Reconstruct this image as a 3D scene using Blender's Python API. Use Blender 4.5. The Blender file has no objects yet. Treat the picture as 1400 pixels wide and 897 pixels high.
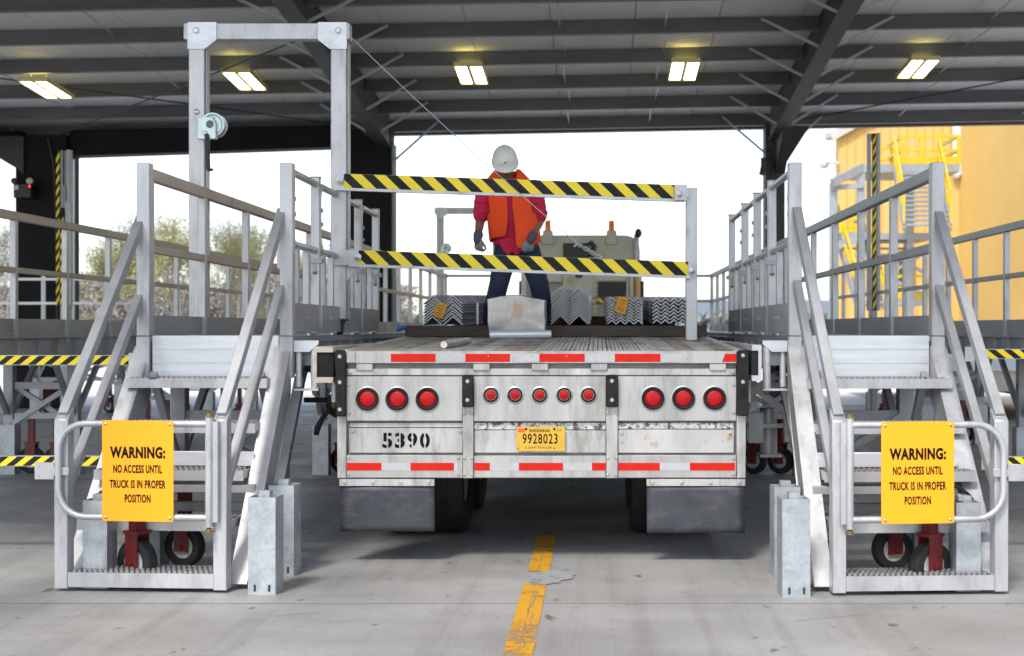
import bpy, bmesh, math, random
from mathutils import Vector, Matrix, Quaternion, noise
random.seed(7)
R = math.radians
scene = bpy.context.scene

# ------------------------------------------------------------------ camera
F, CU, CV, EYE = 1870.0, 818.0, 449.0, 1.48      # focal length in photo pixels, vanishing point, eye height
cam_d = bpy.data.cameras.new("camera")
cam = bpy.data.objects.new("camera", cam_d)
scene.collection.objects.link(cam)
cam.location = (0, 0, EYE)
cam.rotation_euler = (R(90), 0, 0)
cam_d.sensor_width = 36.0
cam_d.sensor_fit = 'HORIZONTAL'
cam_d.lens = 36.0 * F / 1400.0
cam_d.shift_x = -(CU - 700.0) / 1400.0
cam_d.clip_start = 0.1
cam_d.clip_end = 3000
cam_d.dof.use_dof = True
cam_d.dof.focus_distance = 8.9
cam_d.dof.aperture_fstop = 2.6
scene.camera = cam

# ------------------------------------------------------------------ world, sun, exposure
SUN_EL, SUN_ROT = 52.0, 200.0
world = bpy.data.worlds.new("World")
scene.world = world
world.use_nodes = True
wn = world.node_tree
wn.nodes.clear()
w_out = wn.nodes.new("ShaderNodeOutputWorld")
w_bg = wn.nodes.new("ShaderNodeBackground")
w_sky = wn.nodes.new("ShaderNodeTexSky")
w_sky.sky_type = 'NISHITA'
w_sky.sun_disc = False
w_sky.sun_elevation = R(SUN_EL)
w_sky.sun_rotation = R(SUN_ROT)
w_sky.air_density = 1.0
w_sky.dust_density = 1.5
w_sky.ozone_density = 1.0
w_hsv = wn.nodes.new("ShaderNodeHueSaturation")     # overcast: most of the blue is gone
w_hsv.inputs["Saturation"].default_value = 0.70
wn.links.new(w_sky.outputs[0], w_hsv.inputs["Color"])
wn.links.new(w_hsv.outputs[0], w_bg.inputs["Color"])
w_bg.inputs["Strength"].default_value = 0.135
wn.links.new(w_bg.outputs[0], w_out.inputs[0])

sun_d = bpy.data.lights.new("sun", 'SUN')
sun_d.energy = 1.35
sun_d.angle = R(11)
sun_d.color = (1.0, 0.96, 0.90)
sun = bpy.data.objects.new("sun", sun_d)
scene.collection.objects.link(sun)
# the light comes from behind the camera, a little to the left
_az = R(SUN_ROT)
_dir = Vector((math.sin(_az) * math.cos(R(SUN_EL)), math.cos(_az) * math.cos(R(SUN_EL)), math.sin(R(SUN_EL))))
sun.rotation_euler = _dir.to_track_quat('Z', 'Y').to_euler()
sun.location = _dir * 60

scene.view_settings.view_transform = 'Standard'
scene.view_settings.look = 'None'
scene.view_settings.gamma = 1.0
scene.view_settings.exposure = 1.36
scene.view_settings.use_curve_mapping = False
scene.render.engine = 'CYCLES'
scene.cycles.max_bounces = 8
scene.cycles.diffuse_bounces = 4
scene.cycles.glossy_bounces = 4
scene.cycles.use_denoising = True

# ------------------------------------------------------------------ helpers
def PX(u, Y): return (u - CU) * Y / F
def PZ(v, Y): return EYE - (v - CV) * Y / F

class MB:
    """collects polygons; becomes ONE mesh object"""
    def __init__(s): s.v = []; s.f = []; s.m = []; s.s = []
    def add(s, vs, fs, mi=0, smooth=False):
        b = len(s.v); s.v += [tuple(p) for p in vs]
        for f in fs:
            s.f.append([b + i for i in f]); s.m.append(mi); s.s.append(smooth)
    def hexa(s, p, mi=0):
        s.add(p, [(0,3,2,1),(4,5,6,7),(0,1,5,4),(1,2,6,5),(2,3,7,6),(3,0,4,7)], mi)
    def box(s, x0, x1, y0, y1, z0, z1, mi=0):
        x0, x1 = min(x0,x1), max(x0,x1); y0, y1 = min(y0,y1), max(y0,y1); z0, z1 = min(z0,z1), max(z0,z1)
        s.hexa([(x0,y0,z0),(x1,y0,z0),(x1,y1,z0),(x0,y1,z0),(x0,y0,z1),(x1,y0,z1),(x1,y1,z1),(x0,y1,z1)], mi)
    def beam(s, p, q, w, h, mi=0, up=(0,0,1)):
        p, q = Vector(p), Vector(q); d = (q - p).normalized(); up = Vector(up)
        if abs(d.dot(up)) > .98: up = Vector((0,1,0))
        sx = d.cross(up).normalized() * (w/2); sz = sx.cross(d).normalized() * (h/2)
        s.hexa([p-sx-sz, p+sx-sz, q+sx-sz, q-sx-sz, p-sx+sz, p+sx+sz, q+sx+sz, q-sx+sz], mi)
    def prism(s, pts, vec, mi=0):
        n = len(pts); vec = Vector(vec); a = [Vector(p) for p in pts]; b = [p + vec for p in a]
        fs = [tuple(range(n))[::-1], tuple(range(n, 2*n))] + [(i, (i+1) % n, n + (i+1) % n, n + i) for i in range(n)]
        s.add(a + b, fs, mi)
    def quad(s, pts, mi=0): s.add(pts, [tuple(range(len(pts)))], mi)
    def tube(s, pts, r, n=8, mi=0, closed=False, smooth=True, caps=True):
        P = [Vector(p) for p in pts]; N = len(P); vs = []; fs = []
        rr = r if isinstance(r, (list, tuple)) else [r] * N
        T = []
        for i in range(N):
            a = P[(i-1) % N] if (closed or i > 0) else P[i]; b = P[(i+1) % N] if (closed or i < N-1) else P[i]
            T.append((b - a).normalized())
        u = T[0].orthogonal().normalized()
        for i in range(N):
            u = (u - T[i] * u.dot(T[i]))
            u = u.normalized() if u.length > 1e-6 else T[i].orthogonal().normalized()
            w = T[i].cross(u)
            for k in range(n):
                a = 2*math.pi*(k + .5)/n
                vs.append(P[i] + (u*math.cos(a) + w*math.sin(a)) * rr[i])
        M = N if closed else N-1
        for i in range(M):
            j = (i+1) % N
            for k in range(n):
                fs.append((i*n+k, i*n+(k+1) % n, j*n+(k+1) % n, j*n+k))
        s.add(vs, fs, mi, smooth)
        if caps and not closed:
            s.add(vs[:n], [tuple(range(n))[::-1]], mi); s.add(vs[-n:], [tuple(range(n))], mi)
    def cyl(s, p, q, r, n=16, mi=0, smooth=True): s.tube([p, q], r, n, mi, smooth=smooth)
    def lathe(s, prof, o, axis, n=24, mi=0, smooth=True, close=False):
        """prof: list of (radius, distance along axis)"""
        o = Vector(o); ax = Vector(axis).normalized(); u = ax.orthogonal().normalized(); w = ax.cross(u)
        vs = []; fs = []
        for r, h in prof:
            for k in range(n):
                a = 2*math.pi*k/n
                vs.append(o + ax*h + (u*math.cos(a) + w*math.sin(a)) * r)
        m = len(prof)
        for i in range(m if close else m-1):
            j = (i+1) % m
            for k in range(n): fs.append((i*n+k, i*n+(k+1) % n, j*n+(k+1) % n, j*n+k))
        s.add(vs, fs, mi, smooth)
        if not close:
            if prof[0][0] > 1e-4: s.add(vs[:n], [tuple(range(n))[::-1]], mi)
            if prof[-1][0] > 1e-4: s.add(vs[-n:], [tuple(range(n))], mi)
    def sphere(s, c, r, n=12, mi=0, sc=(1,1,1)):
        c = Vector(c); vs = []; fs = []; m = n//2
        for i in range(m+1):
            t = math.pi*i/m
            for k in range(n):
                a = 2*math.pi*k/n
                vs.append(c + Vector((r*sc[0]*math.sin(t)*math.cos(a), r*sc[1]*math.sin(t)*math.sin(a), r*sc[2]*math.cos(t))))
        for i in range(m):
            for k in range(n): fs.append((i*n+k, i*n+(k+1) % n, (i+1)*n+(k+1) % n, (i+1)*n+k))
        s.add(vs, fs, mi, True)
    def bolt(s, c, axis, r=.012, h=.008, mi=0):
        s.lathe([(r, 0), (r, h*.5), (r*.65, h), (0.0001, h)], c, axis, 8, mi)
    def merge(s, o):
        b = len(s.v); s.v += o.v; s.f += [[b+i for i in f] for f in o.f]; s.m += o.m; s.s += o.s

def clip_poly(pts, a, b, axis=0):
    def half(pts, lim, keep_ge):
        out = []
        for i in range(len(pts)):
            p, q = pts[i], pts[(i+1) % len(pts)]
            ip = p[axis] >= lim if keep_ge else p[axis] <= lim
            iq = q[axis] >= lim if keep_ge else q[axis] <= lim
            if ip: out.append(p)
            if ip != iq:
                t = (lim - p[axis]) / (q[axis] - p[axis]); out.append((p[0]+(q[0]-p[0])*t, p[1]+(q[1]-p[1])*t))
        return out
    return half(half(pts, a, True), b, False) if pts else pts

def stripes(mb, o, dx, dz, L, H, period, slant, off=0., ma=1, mk=2):
    """hazard stripes as flat parallelograms; dx runs along the length, dz up"""
    o, dx, dz = Vector(o), Vector(dx).normalized(), Vector(dz).normalized()
    k0 = -int(abs(slant)/period) - 3
    for k in range(k0, int(L/period) + 4):
        for j in (0, 1):
            a = off + k*period + j*period/2; b = a + period/2
            P = clip_poly([(a - slant/2, H), (b - slant/2, H), (b + slant/2, 0), (a + slant/2, 0)], 0, L)
            if len(P) >= 3: mb.quad([o + dx*p[0] + dz*p[1] for p in P][::-1], ma if j == 0 else mk)

def wloc(o):
    l = Vector((0,0,0))
    while o is not None: l += o.location; o = o.parent
    return l

def mesh_from(mb, name, origin=(0,0,0)):
    me = bpy.data.meshes.new(name)
    ox, oy, oz = origin
    me.from_pydata([(x-ox, y-oy, z-oz) for x, y, z in mb.v], [], mb.f)
    me.polygons.foreach_set("material_index", mb.m)
    me.polygons.foreach_set("use_smooth", mb.s)
    bm = bmesh.new(); bm.from_mesh(me)
    bmesh.ops.remove_doubles(bm, verts=bm.verts, dist=1e-6)
    bmesh.ops.recalc_face_normals(bm, faces=bm.faces)
    bm.to_mesh(me); bm.free()
    me.set_sharp_from_angle(angle=R(38))
    return me

def link(o): scene.collection.objects.link(o); return o

def obj(name, mb, mats, parent=None, bevel=0., flat=False):
    if not isinstance(mats, (list, tuple)): mats = [mats]
    if parent is not None: org = wloc(parent)
    else:
        xs = [p[0] for p in mb.v]; ys = [p[1] for p in mb.v]; zs = [p[2] for p in mb.v]
        org = Vector(((min(xs)+max(xs))/2, (min(ys)+max(ys))/2, min(zs)))
    if isinstance(mb, MB): me = mesh_from(mb, name, org)
    for m in mats: me.materials.append(m)
    o = bpy.data.objects.new(name, me); link(o)
    if parent is None: o.location = org
    else: o.parent = parent
    if bevel:
        b = o.modifiers.new("bevel", 'BEVEL'); b.width = bevel; b.segments = 1; b.limit_method = 'ANGLE'; b.angle_limit = R(50)
    return o

def thing(name, label, cat, loc=(0,0,0), group=None, kind=None):
    o = bpy.data.objects.new(name, None); link(o); o.empty_display_size = .2
    o.location = loc
    return tag(o, label, cat, group, kind)

def tag(o, label=None, cat=None, group=None, kind=None):
    if label: o["label"] = label
    if cat: o["category"] = cat
    if group: o["group"] = group
    if kind: o["kind"] = kind
    return o

def dup(root, loc=None, rz=None, label=None, parent=None, top=True):
    r = root.copy(); link(r)
    if loc is not None: r.location = loc
    if rz is not None: r.rotation_euler = (0, 0, rz)
    if label: r["label"] = label
    if not top: r.parent = parent
    for ch in list(root.children): dup(ch, parent=r, top=False)
    return r

def text_mb(s, cx, cz, w, h, y, depth=.0012, bold=.0, face=-1, spacing=1.0):
    """letters as a thin solid, facing -y (face -1); fitted to w x h round (cx, cz)"""
    c = bpy.data.curves.new("t", 'FONT'); c.body = s; c.size = 1; c.extrude = 0; c.offset = bold; c.space_character = spacing
    c.resolution_u = 3
    o = bpy.data.objects.new("t", c); link(o)
    dg = bpy.context.evaluated_depsgraph_get()
    me = bpy.data.meshes.new_from_object(o.evaluated_get(dg))
    vs = [v.co.copy() for v in me.vertices]; fs = [tuple(p.vertices) for p in me.polygons]
    x0 = min(v.x for v in vs); x1 = max(v.x for v in vs); y0 = min(v.y for v in vs); y1 = max(v.y for v in vs)
    bpy.data.objects.remove(o); bpy.data.curves.remove(c); bpy.data.meshes.remove(me)
    mb = MB()
    mb.add([(cx + ((v.x-x0)/(x1-x0) - .5)*w, y, cz + ((v.y-y0)/(y1-y0) - .5)*h) for v in vs], fs)
    return mb

def remesh_obj(name, mb, mat, parent, voxel=.012, smooth=6, factor=.5, post=None):
    """fuse the pieces into one continuous skin"""
    t = bpy.data.objects.new("tmp", mesh_from(mb, "tmp")); link(t)
    m = t.modifiers.new("r", 'REMESH'); m.mode = 'VOXEL'; m.voxel_size = voxel; m.use_smooth_shade = True
    if smooth:
        k = t.modifiers.new("s", 'SMOOTH'); k.iterations = smooth; k.factor = factor
    dg = bpy.context.evaluated_depsgraph_get()
    me = bpy.data.meshes.new_from_object(t.evaluated_get(dg)); me.name = name
    bpy.data.objects.remove(t)
    if post: post(me)
    me.materials.clear(); me.materials.append(mat)
    for p in me.polygons: p.use_smooth = True
    o = bpy.data.objects.new(name, me); link(o); o.parent = parent
    return o

# ------------------------------------------------------------------ materials
def srgb(r, g, b):
    f = lambda c: (c/255/12.92) if c/255 <= .04045 else ((c/255+.055)/1.055)**2.4
    return (f(r), f(g), f(b))

def mat(name, col, rough=.5, metal=0., col2=None, scale=8., detail=5., stretch=(1,1,1), bump=0., bscale=60., ramp=(.35,.65),
        spec=.5, dirt=None, dirt_scale=3., dirt_ramp=(.55,.72), rvar=.0, emit=None, estr=0., dirt_stretch=None, spangle=0.):
    m = bpy.data.materials.new(name); m.use_nodes = True
    nt = m.node_tree; L = nt.links; b = nt.nodes["Principled BSDF"]
    b.inputs["Base Color"].default_value = (*col, 1); b.inputs["Roughness"].default_value = rough
    b.inputs["Metallic"].default_value = metal; b.inputs["Specular IOR Level"].default_value = spec
    tc = nt.nodes.new("ShaderNodeTexCoord"); mp = nt.nodes.new("ShaderNodeMapping"); mp.inputs["Scale"].default_value = stretch
    geo = nt.nodes.new("ShaderNodeNewGeometry")
    L.new(geo.outputs["Position"], mp.inputs["Vector"]); vec = mp.outputs[0]
    last = None
    if col2 is not None:
        n = nt.nodes.new("ShaderNodeTexNoise"); n.inputs["Scale"].default_value = scale; n.inputs["Detail"].default_value = detail
        n.inputs["Roughness"].default_value = .65; L.new(vec, n.inputs["Vector"])
        r = nt.nodes.new("ShaderNodeValToRGB"); r.color_ramp.elements[0].position = ramp[0]; r.color_ramp.elements[1].position = ramp[1]
        r.color_ramp.elements[0].color = (*col, 1); r.color_ramp.elements[1].color = (*col2, 1)
        L.new(n.outputs["Fac"], r.inputs[0]); last = r.outputs[0]
        if rvar:
            rm = nt.nodes.new("ShaderNodeMapRange"); rm.inputs[3].default_value = rough - rvar; rm.inputs[4].default_value = rough + rvar
            L.new(n.outputs["Fac"], rm.inputs[0]); L.new(rm.outputs[0], b.inputs["Roughness"])
    if dirt is not None:
        n2 = nt.nodes.new("ShaderNodeTexNoise"); n2.inputs["Scale"].default_value = dirt_scale; n2.inputs["Detail"].default_value = 8
        n2.inputs["Roughness"].default_value = .7; L.new(geo.outputs["Position"], n2.inputs["Vector"])
        if dirt_stretch:
            m2 = nt.nodes.new("ShaderNodeMapping"); m2.inputs["Scale"].default_value = dirt_stretch
            L.new(geo.outputs["Position"], m2.inputs["Vector"]); L.new(m2.outputs[0], n2.inputs["Vector"])
        r2 = nt.nodes.new("ShaderNodeValToRGB"); r2.color_ramp.elements[0].position = dirt_ramp[0]; r2.color_ramp.elements[1].position = dirt_ramp[1]
        L.new(n2.outputs["Fac"], r2.inputs[0])
        mx = nt.nodes.new("ShaderNodeMix"); mx.data_type = 'RGBA'
        L.new(r2.outputs[0], mx.inputs[0])
        if last is not None: L.new(last, mx.inputs[6])
        else: mx.inputs[6].default_value = (*col, 1)
        mx.inputs[7].default_value = (*dirt, 1); last = mx.outputs[2]
    if spangle and last is not None:
        vo = nt.nodes.new("ShaderNodeTexVoronoi"); vo.inputs["Scale"].default_value = spangle; L.new(geo.outputs["Position"], vo.inputs["Vector"])
        sep = nt.nodes.new("ShaderNodeSeparateColor"); L.new(vo.outputs["Color"], sep.inputs[0])
        mr = nt.nodes.new("ShaderNodeMapRange"); mr.inputs[3].default_value = .91; mr.inputs[4].default_value = 1.05; L.new(sep.outputs[0], mr.inputs[0])
        hs = nt.nodes.new("ShaderNodeHueSaturation"); L.new(mr.outputs[0], hs.inputs["Value"]); L.new(last, hs.inputs["Color"]); last = hs.outputs[0]
    if last is not None: L.new(last, b.inputs["Base Color"])
    if bump:
        n3 = nt.nodes.new("ShaderNodeTexNoise"); n3.inputs["Scale"].default_value = bscale; n3.inputs["Detail"].default_value = 4
        L.new(vec, n3.inputs["Vector"])
        bp = nt.nodes.new("ShaderNodeBump"); bp.inputs["Strength"].default_value = bump; bp.inputs["Distance"].default_value = .01
        L.new(n3.outputs["Fac"], bp.inputs["Height"]); L.new(bp.outputs[0], b.inputs["Normal"])
    if emit is not None:
        b.inputs["Emission Color"].default_value = (*emit, 1); b.inputs["Emission Strength"].default_value = estr
    return m

M = {}
M['alu'] = mat('mill_aluminium', (.40,.40,.405), .42, .45, (.53,.53,.53), 6, 6, (1,1,.25), .05, 90, rvar=.1, dirt=(.25,.245,.235), dirt_scale=8, dirt_ramp=(.52,.78), dirt_stretch=(1,1,.35))
M['alu_bright'] = mat('bright_aluminium', (.56,.58,.60), .4, .35, (.68,.70,.72), 5, 6, (.4,1,4), .04, 60, rvar=.08, dirt=(.42,.42,.42), dirt_scale=3, dirt_ramp=(.55,.8))
M['alu_side'] = mat('weathered_aluminium', (.30,.305,.315), .5, .45, (.40,.405,.415), 4, 6, (1,.3,1), .05, 70, rvar=.1, dirt=(.30,.28,.25), dirt_scale=2)
M['alu_tan'] = mat('tan_rail', (.40,.33,.265), .55, .25, (.50,.425,.35), 5, 6, (1,.2,1), .05, 60, dirt=(.28,.24,.2), dirt_scale=2.2)  # brownish tan set directly in the base colour
M['galv'] = mat('galvanised_steel', (.34,.37,.39), .45, .5, (.48,.51,.53), 9, 3, (1,1,1), .03, 50, ramp=(.3,.7), rvar=.12, dirt=(.28,.29,.29), dirt_scale=5, dirt_stretch=(1.5,1.5,.5), spangle=55)
M['teeth'] = mat('serrated_tread', (.34,.335,.325), .4, .7, (.46,.455,.44), 20)
M['tread_dark'] = mat('tread_holes', (.07,.065,.06), .8)
M['trailer'] = mat('dirty_trailer_aluminium', (.38,.375,.36), .5, .35, (.53,.52,.50), 4, 8, (1,1,.35), .08, 45, rvar=.12, dirt=(.17,.155,.13), dirt_scale=4, dirt_ramp=(.46,.74), dirt_stretch=(2.2,1,.45))
M['trailer_panel'] = mat('trailer_light_panel', (.345,.337,.32), .45, .3, (.465,.455,.435), 3.5, 8, (1,1,.3), .05, 45, rvar=.12, dirt=(.20,.185,.155), dirt_scale=4, dirt_ramp=(.47,.78), dirt_stretch=(2.2,1,.40))
M['rust_panel'] = mat('stained_trailer_panel', (.38,.375,.355), .5, .3, (.52,.51,.49), 4, 8, (1,1,.35), .06, 45, rvar=.12, dirt=(.36,.23,.10), dirt_scale=7, dirt_ramp=(.58,.68))
M['scuffed'] = mat('scuffed_band', (.46,.45,.43), .55, .2, (.56,.55,.53), 5, 8, (1,1,1), .1, 45, dirt=(.08,.075,.065), dirt_scale=24, dirt_ramp=(.50,.57))
M['recess'] = mat('dark_recess', (.16,.155,.145), .6, .3, (.26,.25,.24), 6)  # darker tone than the panels in front of it
M['deck'] = mat('worn_deck_boards', (.34,.315,.28), .6, .2, (.52,.49,.45), 5, 8, (6,.35,1), .15, 60, dirt=(.15,.09,.035), dirt_scale=2.6, dirt_ramp=(.43,.64), dirt_stretch=(1.6,.8,1))
M['deck_gap'] = mat('deck_gap', (.03,.028,.025), .9)
M['chassis'] = mat('dark_chassis', (.025,.025,.025), .7, .2, (.05,.045,.04), 8)
M['rubber'] = mat('black_rubber', (.008,.008,.009), .7, 0, (.022,.021,.021), 12, 6, (1,1,1), .1, 90, spec=.2)
M['tyre'] = mat('tyre_rubber', (.010,.010,.010), .75, 0, (.022,.021,.020), 10, 5, (1,1,1), .1, 70)
M['flap'] = mat('mud_flap_rubber', (.030,.034,.042), .42, 0, (.048,.052,.060), 4, 8, (1,1,.6), .08, 50, rvar=.1, dirt=(.105,.10,.088), dirt_scale=5, dirt_ramp=(.50,.78), dirt_stretch=(1,1,2.2))
M['lens'] = mat('red_lens', (.33,.001,.003), .45, 0, (.42,.002,.004), 30, spec=.2)
M['lens'].node_tree.nodes["Principled BSDF"].inputs["Coat Weight"].default_value = .15
M['red'] = mat('red_reflective_tape', (.50,.010,.002), .5, 0, (.58,.014,.003), 9, 5, (1,1,1), .03, 60, spec=.2, dirt=(.45,.05,.03), dirt_scale=12, dirt_ramp=(.62,.8))
M['white_tape'] = mat('white_reflective_tape', (.36,.365,.37), .45, 0, (.46,.465,.47), 9, 6, (1,1,1), .03, 60, dirt=(.30,.29,.275), dirt_scale=9, dirt_ramp=(.55,.72))
M['plate'] = mat('yellow_plate', (.55,.31,.022), .5, 0, (.62,.37,.035), 14, 6, dirt=(.45,.27,.06), dirt_scale=16, dirt_ramp=(.58,.75))
M['ink'] = mat('black_ink', (.005,.005,.006), .7, spec=.12)
M['ink_soft'] = mat('faded_ink', (.10,.07,.03), .6)
M['sticker'] = mat('orange_sticker', (.70,.10,.01), .5)
M['sign'] = mat('amber_sign', (.90,.36,.001), .45, 0, (.92,.37,.0015), 4, 4, dirt=(.74,.30,.01), dirt_scale=7, dirt_ramp=(.55,.85))
M['rivet'] = mat('rivet', (.42,.42,.41), .35, .8)
M['haz_y'] = mat('hazard_yellow', (.86,.66,.003), .45, 0, (.80,.60,.004), 7, 6, dirt=(.6,.45,.015), dirt_scale=14, dirt_ramp=(.66,.9))
M['haz_k'] = mat('hazard_black', (.010,.010,.012), .6, 0, (.022,.022,.022), 9, 6, spec=.2)
M['brass'] = mat('brass_nut', (.30,.21,.075), .4, .8)
M['red_fork'] = mat('red_painted_fork', (.11,.006,.007), .45, 0, (.15,.010,.010), 10)
M['rim'] = mat('white_rim', (.52,.52,.52), .45, 0, (.42,.41,.40), 9)
M['black'] = mat('black_plastic', (.012,.012,.013), .45)
M['wire'] = mat('steel_wire', (.32,.33,.34), .35, .7)
M['zinc'] = mat('zinc_winch', (.36,.43,.43), .35, .75, (.46,.53,.53), 12)
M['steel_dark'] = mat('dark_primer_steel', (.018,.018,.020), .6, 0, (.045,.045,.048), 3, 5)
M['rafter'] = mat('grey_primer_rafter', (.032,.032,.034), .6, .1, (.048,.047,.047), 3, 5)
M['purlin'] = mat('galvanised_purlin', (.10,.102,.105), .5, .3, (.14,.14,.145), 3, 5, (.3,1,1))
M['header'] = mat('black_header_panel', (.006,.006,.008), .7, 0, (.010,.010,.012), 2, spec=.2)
M['brace'] = mat('brace_steel', (.40,.41,.42), .5, .4)
M['rod_dark'] = mat('dark_rod', (.04,.04,.042), .6)
M['grating'] = mat('grating_steel', (.27,.29,.31), .5, .3, (.33,.35,.37), 6)
M['yellow_paint'] = mat('yellow_safety_paint', (.60,.40,.008), .45, 0, (.64,.43,.01), 5)
M['pipe_white'] = mat('white_downpipe', (.72,.76,.80), .4)
M['trim'] = mat('roof_trim', (.48,.46,.42), .5)

# ------------------------------------------------------------------ ground
def ground_material():
    m = bpy.data.materials.new("concrete_floor"); m.use_nodes = True
    nt = m.node_tree; L = nt.links; b = nt.nodes["Principled BSDF"]
    geo = nt.nodes.new("ShaderNodeNewGeometry")
    def noise(scale, detail, rough=.6, st=None):
        n = nt.nodes.new("ShaderNodeTexNoise"); n.inputs["Scale"].default_value = scale; n.inputs["Detail"].default_value = detail; n.inputs["Roughness"].default_value = rough
        if st:
            mp = nt.nodes.new("ShaderNodeMapping"); mp.inputs["Scale"].default_value = st
            L.new(geo.outputs["Position"], mp.inputs["Vector"]); L.new(mp.outputs[0], n.inputs["Vector"])
        else: L.new(geo.outputs["Position"], n.inputs["Vector"])
        return n
    def ramp(src, e):
        r = nt.nodes.new("ShaderNodeValToRGB"); cr = r.color_ramp
        for i, (p, c) in enumerate(e):
            el = cr.elements[i] if i < 2 else cr.elements.new(p)
            el.position = p; el.color = (*c, 1)
        L.new(src, r.inputs[0]); return r.outputs[0]
    def mul(a, bb, f=1.):
        x = nt.nodes.new("ShaderNodeMix"); x.data_type = 'RGBA'; x.blend_type = 'MULTIPLY'; x.inputs[0].default_value = f
        L.new(a, x.inputs[6]); L.new(bb, x.inputs[7]); return x.outputs[2]
    base = ramp(noise(.9, 8, .65).outputs[0], [(.30, (.235,.23,.22)), (.55, (.315,.31,.30)), (.75, (.38,.375,.365))])
    streak = ramp(noise(1.0, 6, .6, (.35, 2.2, 1)).outputs[0], [(.35, (.72,.71,.70)), (.6, (1,1,1))])
    fine = ramp(noise(70, 5, .75).outputs[0], [(.3, (.68,.68,.68)), (.6, (1.04,1.04,1.04))])
    spots = ramp(noise(7, 3, .5, (1, .6, 1)).outputs[0], [(.29, (.28,.26,.24)), (.34, (1,1,1))])
    tyre = ramp(noise(2.0, 5, .65, (2.6, .12, 1)).outputs[0], [(.38, (.70,.69,.68)), (.5, (1,1,1))])
    c = mul(mul(mul(mul(base, streak, .45), fine, .8), spots, .75), tyre, .45)
    L.new(c, b.inputs["Base Color"])
    r = ramp(noise(1.7, 5).outputs[0], [(.3, (.42,.42,.42)), (.7, (.7,.7,.7))])
    L.new(r, b.inputs["Roughness"])
    bp = nt.nodes.new("ShaderNodeBump"); bp.inputs["Strength"].default_value = .15; bp.inputs["Distance"].default_value = .01
    L.new(noise(30, 6, .7).outputs[0], bp.inputs["Height"]); L.new(bp.outputs[0], b.inputs["Normal"])
    return m
M['floor'] = ground_material()
M['yard'] = mat('pale_yard_concrete', (.56,.55,.53), .8, 0, (.64,.63,.61), .3, 6)
M['grass'] = mat('dry_grass', (.12,.12,.045), .9, 0, (.20,.17,.08), .6, 8)
M['joint'] = mat('floor_joint', (.15,.145,.14), .9)
M['patch'] = mat('grey_repair', (.25,.255,.26), .7, 0, (.30,.302,.305), 6)

g = MB(); g.box(-16, 13, -6, 26.3, -.3, 0)
tag(obj('concrete_floor', g, M['floor']), kind='structure')
g = MB(); g.quad([(-900,-300,-.05),(900,-300,-.05),(900,1500,-.05),(-900,1500,-.05)])
tag(obj('ground', g, M['grass']), kind='structure')
g = MB(); g.quad([(-60,-60,-.012),(70,-60,-.012),(70,56,-.012),(-60,56,-.012)])
tag(obj('yard', g, M['yard']), kind='structure')
# saw-cut joints of the slab
g = MB()
for y in (7.34, 2.2, 13.4, 19.4): g.box(-16, 13, y-.0035, y+.0035, .0, .003)
for x in (-7.5, 5.9): g.box(x-.006, x+.006, -6, 26.3, .0, .0025)
tag(obj('floor_joint', g, M['joint']), kind='structure')

# worn yellow guide line, two strips with a thin seam between
def worn_paint(c1=(.56,.27,.008), c2=(.50,.25,.015), lo=.72, hi=.92):
    m = mat('worn_paint', c1, .65, 0, c2, 7, 6)
    nt = m.node_tree; L = nt.links; b = nt.nodes["Principled BSDF"]
    geo = nt.nodes.new("ShaderNodeNewGeometry")
    n = nt.nodes.new("ShaderNodeTexNoise"); n.inputs["Scale"].default_value = 9; n.inputs["Detail"].default_value = 9; n.inputs["Roughness"].default_value = .75
    L.new(geo.outputs["Position"], n.inputs["Vector"])
    n2 = nt.nodes.new("ShaderNodeTexNoise"); n2.inputs["Scale"].default_value = 1.3; n2.inputs["Detail"].default_value = 3
    L.new(geo.outputs["Position"], n2.inputs["Vector"])
    ad = nt.nodes.new("ShaderNodeMath"); ad.operation = 'ADD'; L.new(n.outputs[0], ad.inputs[0]); L.new(n2.outputs[0], ad.inputs[1])
    r = nt.nodes.new("ShaderNodeValToRGB"); r.color_ramp.elements[0].position = lo; r.color_ramp.elements[1].position = hi
    r.color_ramp.elements[0].color = (0,0,0,1)
    L.new(ad.outputs[0], r.inputs[0]); L.new(r.outputs[0], b.inputs["Alpha"])
    return m
M['line'] = worn_paint()
g = MB()
def wavy(x0, x1, y0, y1, z, seed):
    n = int((y1-y0)/.05); a = []; b = []
    for i in range(n+1):
        y = y0 + (y1-y0)*i/n
        a.append((x0 + noise.noise((y*6, seed, 0))*.006, y, z)); b.append((x1 + noise.noise((y*6, seed+9, 0))*.006, y, z))
    for i in range(n): g.quad([a[i], b[i], b[i+1], a[i+1]])
for (y0, y1) in ((-3, 7.90), (8.30, 9.2), (9.26, 9.75)):
    wavy(-.431, -.3650, y0, y1, .004, 1); wavy(-.3620, -.297, y0, y1, .004, 2)
tag(obj('road_marking', g, M['line']), kind='structure')
g = MB(); pts = []
for i in range(26):
    a = 2*math.pi*i/26; rr = 1 + .45*noise.noise((math.cos(a)*2.3, math.sin(a)*2.3, 3))
    pts.append((-.31 + (.155 if math.cos(a) > 0 else .10)*rr*math.cos(a), 8.08 + .22*rr*math.sin(a)+.05*math.cos(a), .006))
g.quad(pts)
M['patch'] = worn_paint((.25,.257,.268), (.29,.295,.30), .78, 1.12)
tag(obj('floor_patch', g, M['patch']), kind='structure')
g = MB()
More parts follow.
